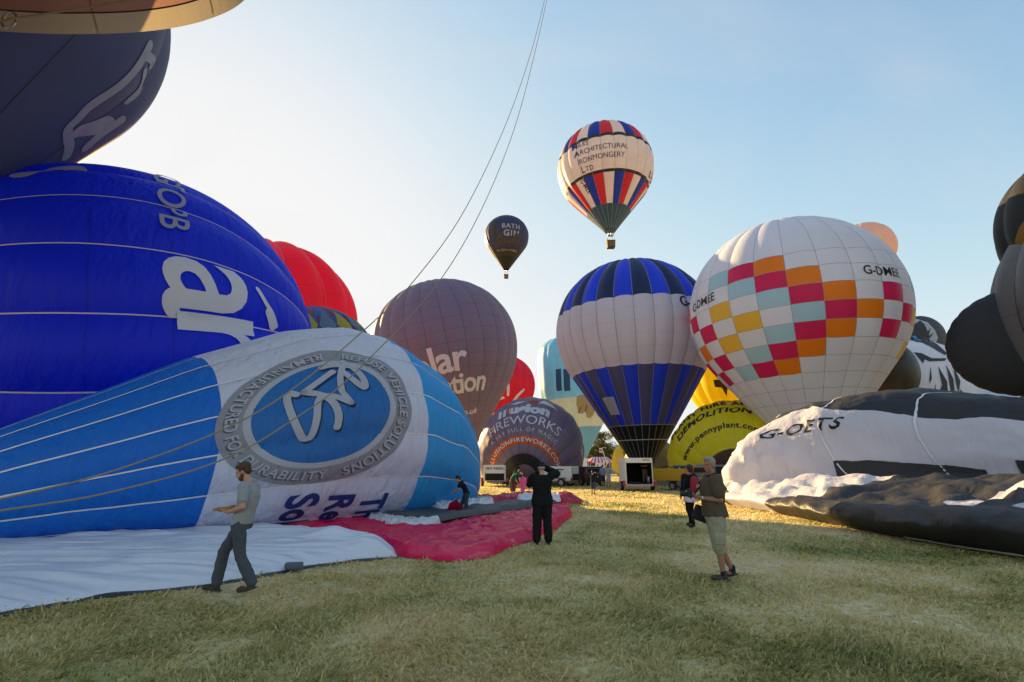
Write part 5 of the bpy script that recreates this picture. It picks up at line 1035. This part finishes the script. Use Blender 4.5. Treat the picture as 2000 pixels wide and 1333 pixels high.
walker('crew member in dark clothes inside the open trailer', 0, 0, 1.72, 175, navyc, khaki, hair_dark, 'fold', False, .6, voxel=.02, loc=Vector((9.15, 36.4, .5)))
G_ = 'spectators in the distance'
for px, py, h, rz, a, b_, lab in ((1201, 926, 1.72, 150, slate, navyc, 'distant spectator in slate top beside the pale yellow balloon'), (1208, 925, 1.68, 170, teal, navyc, 'distant spectator in teal shirt before the pale yellow balloon'), (1215, 925, 1.74, 190, navyc, navyc, 'distant spectator in black before the pale yellow balloon'), (1226, 926, 1.74, 180, navyc, slate, 'distant spectator in black next to the open trailer'),
     (1146, 922, 1.7, 30, slate, khaki, 'distant spectator in slate at the left of the market stall'), (1152, 922, 1.65, 80, pale_c, denim, 'distant spectator in pale top at the left of the market stall'), (1160, 921, 1.7, 200, denim, slate, 'distant spectator in denim in front of the market stall'), (1175, 921, 1.7, 20, navyc, navyc, 'distant spectator in navy in front of the market stall'), (1182, 921, 1.6, 100, cloth('shirt_rose', (.4, .1, .12)), slate, 'distant spectator in rose shirt right of the market stall'), (1190, 922, 1.72, 140, khaki, navyc, 'distant spectator in khaki right of the market stall'), (1140, 923, 1.7, 60, bluec, navyc, 'distant spectator in cobalt top near the dark SUV'), (1156, 923, 1.6, 10, cloth('shirt_mint', (.15, .35, .25)), khaki, 'distant spectator in mint top before the market stall'), (1165, 922, 1.75, 220, slate, slate, 'distant spectator all in slate before the market stall'), (1179, 923, 1.66, 300, pale_c, khaki, 'distant spectator in pale shirt and khaki trousers by the stall'), (1196, 924, 1.7, 240, denim, denim, 'distant spectator all in denim left of the pale yellow balloon'), (1220, 925, 1.7, 200, pale_c, slate, 'distant spectator in pale top before the pale yellow balloon')):
    if 'far0' not in globals(): far0 = walker(lab, px, py, h, rz, a, b_, hair_dark, 'stand', False, .6, voxel=.03, group=G_); continue
    o = far0.copy(); col.objects.link(o); o.location = spot(px, py); o.rotation_euler = (0, 0, R(rz)); o.scale = (h / 1.78,) * 3; o['label'] = lab
    for ch in far0.children:
        c = ch.copy(); col.objects.link(c); c.parent = o
        if ch.name.startswith(('shirt', 'trousers')): c.data = ch.data.copy(); c.data.materials[0] = a if ch.name.startswith('shirt') else b_
        for g in ch.children: q = g.copy(); col.objects.link(q); q.parent = c
# ---------------------------------------------------------------- vehicles and trailers
paint_w = mat('paint_white', (.72, .72, .7), .35, spec=.5, var=.05); tyre = mat('tyre', (.02, .02, .021), .85); rim = mat('rim_alloy', (.45, .45, .46), .35, .8); glass = mat('window_glass', (.02, .025, .03), .08, spec=.8); lamp_red = mat('tail_lamp', (.45, .02, .015), .25); plastic = mat('plastic_black', (.02, .02, .022), .6); dark_in = mat('interior_black', (.012, .012, .012), .9); chassis = mat('galvanised', (.32, .33, .34), .45, .6)
def wheel(root, c, r=.3, w=.2, axis=(1, 0, 0)):
    a = Vector(axis).normalized(); c = Vector(c)
    t = MB(); n = 24; V = []; q = a.to_track_quat('Z', 'Y')
    for (rr, z) in ((r * .62, -w / 2), (r * .92, -w / 2), (r, -w * .32), (r, w * .32), (r * .92, w / 2), (r * .62, w / 2)): V += [q @ Vector((rr * math.cos(2 * math.pi * k / n), rr * math.sin(2 * math.pi * k / n), z)) + c for k in range(n)]
    F = [(i * n + k, i * n + (k + 1) % n, ((i + 1) % 6) * n + (k + 1) % n, ((i + 1) % 6) * n + k) for i in range(6) for k in range(n)]; t.add(V, F)
    wo = t.build('wheel', tyre, root, True); m = MB(); m.cyl(c - a * w * .42, c + a * w * .42, r * .62, n=20)
    for k in range(5): d = q @ Vector((math.cos(k * 1.2566), math.sin(k * 1.2566), 0)); m.cyl(c + d * r * .12 + a * w * .43, c + d * r * .55 + a * w * .43, .02, n=6); m.cyl(c + d * r * .12 - a * w * .43, c + d * r * .55 - a * w * .43, .02, n=6)
    m.build('rim', rim, wo)
def flat_text(body, size, m, parent, origin, xdir, updir=(0, 0, 1), bold=.02, wide=1., name='lettering'):
    V, F = glyphs(body, size, bold, wide=wide); x = np.array(Vector(xdir).normalized()); u = np.array(Vector(updir).normalized())
    return mesh(name, np.array(origin) + V[:, :1] * x + V[:, 1:2] * u, F, m, parent, False)
ink = mat('ink_dark', (.03, .035, .05), .6)
def box_trailer(label, loc, rz, w, l, h, z0, open_back=False, text=None, side_text=None, col_m=paint_w, sticker=False):
    r = empty('box_trailer', loc, label, 'trailer', 'balloon trailers', rz); t = .05     # local -y is the rear
    if open_back:
        b = MB(); b.box((-w / 2 + t / 2, 0, z0 + h / 2), (t, l, h)); b.box((w / 2 - t / 2, 0, z0 + h / 2), (t, l, h)); b.box((0, 0, z0 + h - t / 2), (w - 2 * t, l, t)); b.box((0, l / 2 - t / 2, z0 + h / 2), (w - 2 * t, t, h - 2 * t)); b.build('box_shell', col_m, r)
        MB().box((0, 0, z0 + t / 2), (w - 2 * t, l, t)).build('load_floor', dark_in, r)
        b = MB(); b.box((-w / 2 + t + .012, .02, z0 + h / 2), (.02, l - .2, h - .14)); b.box((w / 2 - t - .012, .02, z0 + h / 2), (.02, l - .2, h - .14)); b.box((0, l / 2 - t - .015, z0 + h / 2), (w - .16, .02, h - .14)); b.box((0, .02, z0 + h - t - .012), (w - .16, l - .2, .02)); b.build('inner_lining', dark_in, r)
        MB().box((0, -l / 2 - .02, z0 + h - .16), (w, .04, .32), bevel=.01).build('header_panel', col_m, r)
        if sticker: MB().box((w * .27, -l / 2 - .045, z0 + h - .13), (.5, .012, .1)).build('yellow_sticker', mat('sticker_yellow', (.6, .36, .02), .5), r)
        MB().box((0, -l / 2 - .02, z0 - .03), (w, .06, .12), bevel=.01).build('tail_sill', chassis, r)
        MB().cyl((w * .36, -l / 2 + .3, z0 + .08), (w * .36, -l / 2 + .3, z0 + .5), .09).build('gas_bottle', chassis, r, True)
    else:
        b = MB(); b.box((0, 0, z0 + h / 2), (w, l, h), bevel=.06); b.build('box_shell', col_m, r)
        MB().box((0, -l / 2 - .012, z0 + h * .26), (w * .86, .03, h * .44), bevel=.01).build('rear_opening', dark_in, r)
        for s in (-1, 1): MB().box((s * w * .44, -l / 2 - .02, z0 + h * .5), (.03, .03, h * .9)).build('door_edge', chassis, r)
    MB().box((0, 0, z0 - .09), (w * .7, l, .1)).build('chassis', chassis, r); MB().cyl((0, l / 2, z0 - .09), (0, l / 2 + 1.0, z0 - .05), .05).build('tow_bar', chassis, r)
    for s in (-1, 1):
        wheel(r, (s * (w / 2 + .13), -l * .18, .31), .31, .2); MB().box((s * (w / 2 + .13), -l * .18, .66), (.26, .8, .05), bevel=.02).build('mudguard', col_m if open_back else plastic, r)
        MB().box((s * (w / 2 + .13), -l / 2 - .02, z0 + .1), (.18, .06, .34), bevel=.015).build('tail_lamp', lamp_red, r)
    if text: flat_text(text, .26, ink, r, (0, -l / 2 - .034, z0 + h * .78), (1, 0, 0), wide=1.2)
    if side_text:
        for q, b_ in enumerate(side_text): MB().box((-w / 2 - .006, .1 * q, z0 + h * (.78 - .17 * q)), (.012, b_, .09)).build('printed_line', ink, r)
    return r
def car(label, loc, rz, paint, L_=4.3, W=1.8, H=1.55, kind='suv', cat='car'):
    r = empty('parked_car', loc, label, cat, 'vehicles parked on the field', rz)      # local +y is the front
    prof = {'suv': [(-.5, .32), (-.5, .62), (-.485, .92), (-.43, 1.0), (-.36, .985), (.14, 1.0), (.3, .72), (.44, .66), (.495, .56), (.5, .3)], 'van': [(-.5, .2), (-.5, .96), (-.46, 1.0), (.2, 1.0), (.33, .68), (.48, .56), (.5, .22)]}[kind]
    lower = [(y * L_, min(z, .6) * H) for y, z in prof]
    n = len(prof)
    def shell(y0=0): pass
    V = []; 
    for s in (-1, 1):
        for k, (y, z) in enumerate(prof): V.append((s * W / 2 * (.8 if z > .62 else 1.0), y * L_, z * H))
    V += [(-W / 2, prof[0][0] * L_, .22), (-W / 2, prof[-1][0] * L_, .22), (W / 2, prof[0][0] * L_, .22), (W / 2, prof[-1][0] * L_, .22)]
    F = [tuple(range(n)) + (2 * n + 1, 2 * n), tuple(range(2 * n - 1, n - 1, -1)) + (2 * n + 2, 2 * n + 3)] + [(k, n + k, n + k + 1, k + 1) for k in range(n - 1)] + [(2 * n, 2 * n + 2, n, 0), (n - 1, 2 * n - 1, 2 * n + 3, 2 * n + 1)]
    mesh('car_body', V, F, paint, r, False)
    for s in (-1, 1):
        for (y0, y1) in (((-.40, -.2), (-.18, .04), (.06, .2)) if kind == 'suv' else ((.02, .24),)):
            x0, x1 = s * (W / 2 * .9 + .012), s * (W / 2 * .8 + .02); m = MB(); a, b = y0 * L_, y1 * L_; c = b - (.06 * L_ if y1 > .15 else 0); m.poly([(x0, a, .66 * H), (x0, b, .66 * H), (x1, c, .93 * H), (x1, a, .93 * H)]); m.build('side_window', glass, r)
        for y in (-.3, .32): wheel(r, (s * (W / 2 - .08), y * L_, .33), .33, .22)
        MB().box((s * W * .42, -L_ / 2 - .012, .68 * H if kind == 'suv' else .5 * H), (.14, .05, .22), bevel=.02).build('tail_lamp', lamp_red, r); MB().box((s * W * .38, L_ / 2 - .02, .5 * H), (.3, .1, .14), bevel=.03).build('headlight', mat('headlight_clear', (.6, .6, .62), .15), r)
    MB().box((0, -L_ * .498, .8 * H), (W * .72, .04, .2 * H), rot=Matrix.Rotation(.1, 3, 'X'), bevel=.01).build('rear_window', glass, r)
    m = MB(); y0, z0, y1, z1 = (.305, .71, .145, .985) if kind == 'suv' else (.325, .7, .205, .985); m.poly([(-W * .44, y0 * L_ + .03, z0 * H), (W * .44, y0 * L_ + .03, z0 * H), (W * .37, y1 * L_ + .03, z1 * H), (-W * .37, y1 * L_ + .03, z1 * H)]); m.build('windscreen', glass, r)
    MB().box((0, -L_ / 2 - .03, .3 * H), (W * .96, .1, .16), bevel=.03).build('bumper', plastic, r); MB().box((0, -L_ / 2 - .05, .48 * H), (.5, .015, .11)).build('number_plate', mat('plate_yellow', (.6, .5, .08), .5), r)
    return r
box_trailer('open white box trailer with dark interior under the striped balloon', spot(1253, 960) + Vector((0, 1.5, 0)), R(-3), 1.78, 3.0, 1.72, .42, True, sticker=True)
box_trailer('white box trailer lettered SKY HIGH beside the blue balloon', spot(966, 951) + Vector((0, 1.3, 0)), R(0), 1.75, 2.6, 1.25, .42, text='SKY HIGH')
box_trailer('white box trailer with dark lettering right of the man in black', spot(1090, 951) + Vector((.3, 1.0, 0)), R(62), 1.7, 2.6, 1.15, .42, side_text=(1.3, 1.0, 1.15))
car('dark SUV with open tailgate parked behind the white trailers', spot(1139, 950) + Vector((.5, 2.2, 0)), R(14), mat('paint_graphite', (.03, .032, .035), .25, spec=.6))
car('white van parked behind the green-shirted man', spot(996, 944) + Vector((0, 2.8, 0)), R(-8), paint_w, 4.6, 1.85, 1.9, 'van', 'van')
car('silver estate car parked beyond the folded-arms men', spot(1190, 929) + Vector((.6, 1, 0)), R(70), mat('paint_silver', (.42, .44, .48), .3, .4))
car('silver pickup standing behind the yellow trailer', Vector((14.8, 36.2, 0)), R(-68), mat('paint_grey', (.3, .31, .33), .3, .4), 4.6, 1.9, 1.7)
# yellow low trailer
yl = spot(1326, 958) + Vector((0, .6, 0)); yr = empty('box_trailer', yl, 'orange and yellow low trailer with PENNY lettering', 'trailer', 'balloon trailers', R(38))
w_, l_ = 1.5, 2.7; yel = mat('paint_yellow', (.62, .33, .02), .45, var=.06); org = mat('paint_orange', (.68, .22, .01), .45, var=.06)
MB().box((0, .03, 1.02), (w_, l_, .82), bevel=.03).build('canopy_box', yel, yr); MB().box((0, -l_ / 2 - .01, 1.02), (w_ * .99, .05, .8), bevel=.01).build('rear_panel', org, yr)
MB().box((0, 0, .46), (w_ * 1.02, l_, .28), bevel=.02).build('lower_body', chassis, yr)
b = MB(); b.box((0, -l_ / 2 - .03, .3), (w_, .08, .13), bevel=.01); b.build('light_board', mat('board_white', (.5, .48, .46), .6), yr)
for s in (-1, 1):
    MB().box((s * w_ * .4, -l_ / 2 - .08, .3), (.26, .04, .1), bevel=.01).build('tail_lamp', lamp_red, yr); wheel(yr, (s * (w_ / 2 + .1), -.35, .29), .29, .18); MB().box((s * (w_ / 2 + .1), -.35, .62), (.24, .75, .05), bevel=.02).build('mudguard', plastic, yr)
for q, t_ in enumerate(('BALLOON', 'SUPPORT', 'TEAM')): flat_text(t_, .19, mat('ink_rust', (.3, .05, .01), .6), yr, (0, -l_ / 2 - .045, 1.2 - q * .2), (1, 0, 0))
flat_text('PENNY', .5, mat('ink_steel', (.22, .25, .3), .6), yr, (w_ / 2 + .006, -.2, 1.14), (0, 1, 0), bold=.03, wide=1.2); flat_text('HIRE & DEMOLITION', .14, ink, yr, (w_ / 2 + .006, -.1, .76), (0, 1, 0), bold=.03); MB().cyl((0, l_ / 2, .4), (0, l_ / 2 + 1, .42), .05).build('tow_bar', chassis, yr)
# inflation fan and a half-loaded basket by the yellow balloons
fl_ = at(1303, 921, 41.2); fl_.z = 0; fr_ = empty('inflation_fan', fl_, 'black petrol inflation fan in front of the dark green balloon', 'fan', rz=R(-25))
t = MB(); t.tube([(.62 * math.cos(a), 0, .95 + .62 * math.sin(a)) for a in np.linspace(0, 2 * math.pi, 33)], .035); t.build('guard_ring', plastic, fr_, True)
for k in range(2): MB().box((0, .02, .95), (1.1, .03, .16), rot=Matrix.Rotation(k * math.pi / 2 + .4, 3, 'Y') @ Matrix.Rotation(.4, 3, 'X'), bevel=.01).build('fan_blade', chassis, fr_)
t = MB(); 
for rr in (.2, .4): t.tube([(rr * math.cos(a), -.08, .95 + rr * math.sin(a)) for a in np.linspace(0, 2 * math.pi, 25)], .008, 5)
for k in range(6): a = k * math.pi / 3; t.cyl((0, -.08, .95), (.62 * math.cos(a), -.02, .95 + .62 * math.sin(a)), .008, n=5)
t.build('guard_mesh', chassis, fr_); MB().box((0, .25, .45), (.45, .4, .4), bevel=.04).build('engine', mat('engine_yellow', (.5, .35, .03), .5), fr_)
for s in (-1, 1): MB().cyl((s * .5, 0, .55), (s * .55, .3, 0), .03).build('leg', plastic, fr_); MB().cyl((s * .3, .4, .3), (s * .4, .5, 0), .03).build('leg', plastic, fr_)
bb = at(1334, 921, 39.2); bb.z = 0; br = empty('balloon_basket', bb, 'teal-trimmed basket tipped on its side at the plant hire balloon', 'basket'); MB().box((0, 0, .8), (1.1, 1.2, 1.5), bevel=.1).build('wicker_body', mat('basket_dark', (.05, .04, .035), .8, scale=30, bump=.5), br); MB().box((0, -.02, 1.58), (1.2, 1.3, .14), bevel=.05).build('padded_rim', mat('rim_teal', (.02, .14, .2), .6), br); MB().box((-.45, -.63, .8), (.12, .06, 1.4), bevel=.02).build('corner_trim', paint_w, br)
# ---------------------------------------------------------------- market stall, marquee, flag, trees
sl = at(1173, 921, 100); sl.z = 0; sr = empty('market_stall', sl, 'market stall with pink and white striped awning in front of the trees', 'stall')
pk_ = mat('awning_pink', (.55, .1, .22), .8); pw_ = mat('awning_white', (.7, .66, .66), .8); n = 12; wS = 4.2
for k in range(n):
    x0 = -wS / 2 + wS * k / n; x1 = x0 + wS / n; t0 = .62; m = MB(); m.poly([(x0 * t0, .3, 3.15), (x1 * t0, .3, 3.15), (x1, -1.4, 2.35), (x0, -1.4, 2.35)]); m.poly([(x0, -1.4, 2.35), (x1, -1.4, 2.35), (x1, -1.42, 2.02), (x0, -1.42, 2.02)]); m.build('awning_stripe', (pk_, pw_)[k % 2], sr)
for s in (-1, 1):
    m = MB(); m.poly([(s * wS / 2 * .62, .3, 3.15), (s * wS / 2, -1.4, 2.35), (s * wS / 2, 1.4, 2.35), (s * wS / 2 * .62, .9, 3.15)]); m.build('awning_end', pk_, sr)
    for y in (-1.35, 1.35): MB().cyl((s * wS / 2 * .97, y, 0), (s * wS / 2 * .97, y, 2.4), .04).build('post', chassis, sr)
MB().box((0, -1.1, .5), (wS * .92, .6, 1.0), bevel=.02).build('counter', pw_, sr)
ml = at(1150, 920, 108); ml.z = 0; mr_ = empty('catering_van', ml, 'white catering trailer behind the market stall', 'trailer')
MB().box((0, 0, 1.7), (6.2, 2.2, 2.5), bevel=.25).build('body', paint_w, mr_); MB().box((.4, -1.12, 1.9), (1.6, .05, .9), bevel=.02).build('serving_hatch', glass, mr_)
for s in (-1, 1): wheel(mr_, (s * .6, -.95, .35), .35, .2, (0, 1, 0))
MB().box((1.2, -.4, 3.05), (1.0, 1.0, .22), bevel=.06).build('roof_vent', mat('vent_cream', (.6, .45, .3), .6), mr_)
fg = at(1192, 918, 95); fg.z = 0; fr2 = empty('flag_pole', fg, 'leaning white pole with red and white pennant before the trees', 'flag'); MB().cyl((0, 0, 0), (-1.3, 0, 4.4), .06).build('pole', paint_w, fr2)
m = MB(); m.box((-1.55, 0, 4.25), (.55, .04, .8)); m.build('pennant', pw_, fr2); m = MB(); m.box((-1.55, -.03, 4.25), (.55, .03, .26)); m.build('pennant_stripe', mat('flag_red', (.5, .03, .05), .8), fr2)
bark = mat('bark', (.09, .065, .045), .95, scale=8, bump=.6, var=.3)
def leaf_mat(name, c):
    m, N, L, b = nodes_of(name); out = N['Material Output']; at_ = N.new('ShaderNodeAttribute'); at_.attribute_name = 'tone'
    mx = N.new('ShaderNodeMix'); mx.data_type = 'RGBA'; L.new(at_.outputs['Fac'], mx.inputs[0]); mx.inputs[6].default_value = (c[0] * .55, c[1] * .6, c[2] * .6, 1); mx.inputs[7].default_value = (c[0] * 1.6, c[1] * 1.35, c[2] * 1.2, 1)
    L.new(mx.outputs[2], b.inputs['Base Color']); b.inputs['Roughness'].default_value = .7; tr = N.new('ShaderNodeBsdfTranslucent'); L.new(mx.outputs[2], tr.inputs[0]); ms = N.new('ShaderNodeMixShader'); ms.inputs[0].default_value = .4; L.new(b.outputs[0], ms.inputs[1]); L.new(tr.outputs[0], ms.inputs[2]); L.new(ms.outputs[0], out.inputs[0]); return m
lm = [leaf_mat('leaves_olive', (.085, .1, .02)), leaf_mat('leaves_green', (.05, .085, .02))]
def tree(label, px, Y, h, w, seed, m, group='trees beyond the field'):
    rs = np.random.RandomState(seed); p = at(px, 905, Y); p.z = 0; r = empty('broadleaf_tree', p, label, 'tree', group)
    t = MB(); t.tube([(0, 0, 0), (.1, 0, h * .25), (-.1, .1, h * .55), (0, 0, h * .8)], [h * .03, h * .024, h * .015, h * .006], 8); C = []
    for k in range(16):
        a = rs.rand() * 6.28; z = h * (.25 + .68 * rs.rand()); ww = w * (1 - abs((z / h) - .5) * 1.1) * (.35 + .6 * rs.rand()); c = Vector((ww * math.cos(a), ww * math.sin(a), z)); C.append((c, h * (.07 + .09 * rs.rand())))
        t.tube([(0, 0, z * .6), (c.x * .5, c.y * .5, z * .85), tuple(c)], [h * .012, h * .008, h * .003], 6)
    t.build('trunk', bark, r, True); C.append((Vector((0, 0, h * .9)), h * .1)); P = []; 
    for c, rad in C: d = rs.normal(size=(330, 3)); d /= np.linalg.norm(d, axis=1)[:, None]; P.append(np.array(c) + d * rad * (.55 + .5 * rs.rand(330, 1)) * np.array([1.25, 1.25, .85]))
    P = np.concatenate(P); k = len(P); s_ = h * .016 * (.6 + .8 * rs.rand(k, 1)); a = rs.normal(size=(k, 3)); a /= np.linalg.norm(a, axis=1)[:, None]; b = np.cross(a, rs.normal(size=(k, 3))); b /= np.linalg.norm(b, axis=1)[:, None]
    V = np.stack([P - a * s_, P + b * s_ * .6, P + a * s_, P - b * s_ * .6], 1).reshape(-1, 3); F = np.arange(k * 4).reshape(-1, 4)
    o = mesh('crown', V, F, m, r, False); at_ = o.data.attributes.new('tone', 'FLOAT', 'POINT'); at_.data.foreach_set('value', np.repeat(np.clip(rs.rand(k) * .7 + .3 * (P[:, 2] / h), 0, 1), 4).astype(np.float32)); return r
for k, (px, Y, h, w, lab) in enumerate(((1146, 150, 8.2, 3.6, 'rounded tree directly right of the fireworks balloon'), (1158, 158, 9.0, 3.8, 'second tree from the left in the gap between balloons'), (1176, 152, 11.2, 3.4, 'tallest tree in the gap between the balloons'), (1192, 156, 8.2, 3.6, 'low bushy tree right of the tallest one'), (1210, 165, 8.0, 3.6, 'tree partly hidden by the pale yellow balloon'), (1130, 160, 9, 4, 'tree half hidden behind the fireworks balloon'), (1335, 190, 9.2, 4.6, 'tree showing above the dark green balloon'))):
    tree(lab, px, Y, h, w, 40 + k, lm[k % 2])
# far wooded ridge closing the horizon
rs = np.random.RandomState(77); k = 26000; az = (rs.rand(k) - .5) * 2.4; D = 420 + rs.rand(k) * 60; hh = 13 + 5 * noise(np.stack([az * 14, 0 * az, 0 * az], 1), 1., 2) + 3 * noise(np.stack([az * 70, 0 * az, 0 * az], 1), 1., 4)
P = np.stack([D * np.sin(az), D * np.cos(az), hh * rs.rand(k) ** .6], 1); s_ = 1.1 * (.6 + .8 * rs.rand(k, 1)); a = rs.normal(size=(k, 3)); a /= np.linalg.norm(a, axis=1)[:, None]; b = np.cross(a, rs.normal(size=(k, 3))); b /= np.linalg.norm(b, axis=1)[:, None]
o = mesh('far_wood', np.stack([P - a * s_, P + b * s_, P + a * s_, P - b * s_], 1).reshape(-1, 3), np.arange(k * 4).reshape(-1, 4), leaf_mat('leaves_far', (.1, .11, .06)), None, False); at_ = o.data.attributes.new('tone', 'FLOAT', 'POINT'); at_.data.foreach_set('value', rs.rand(k * 4).astype(np.float32)); o['kind'] = 'stuff'; o['label'] = 'distant wooded ridge along the horizon'
bpy.data.scenes.remove(side_scene)
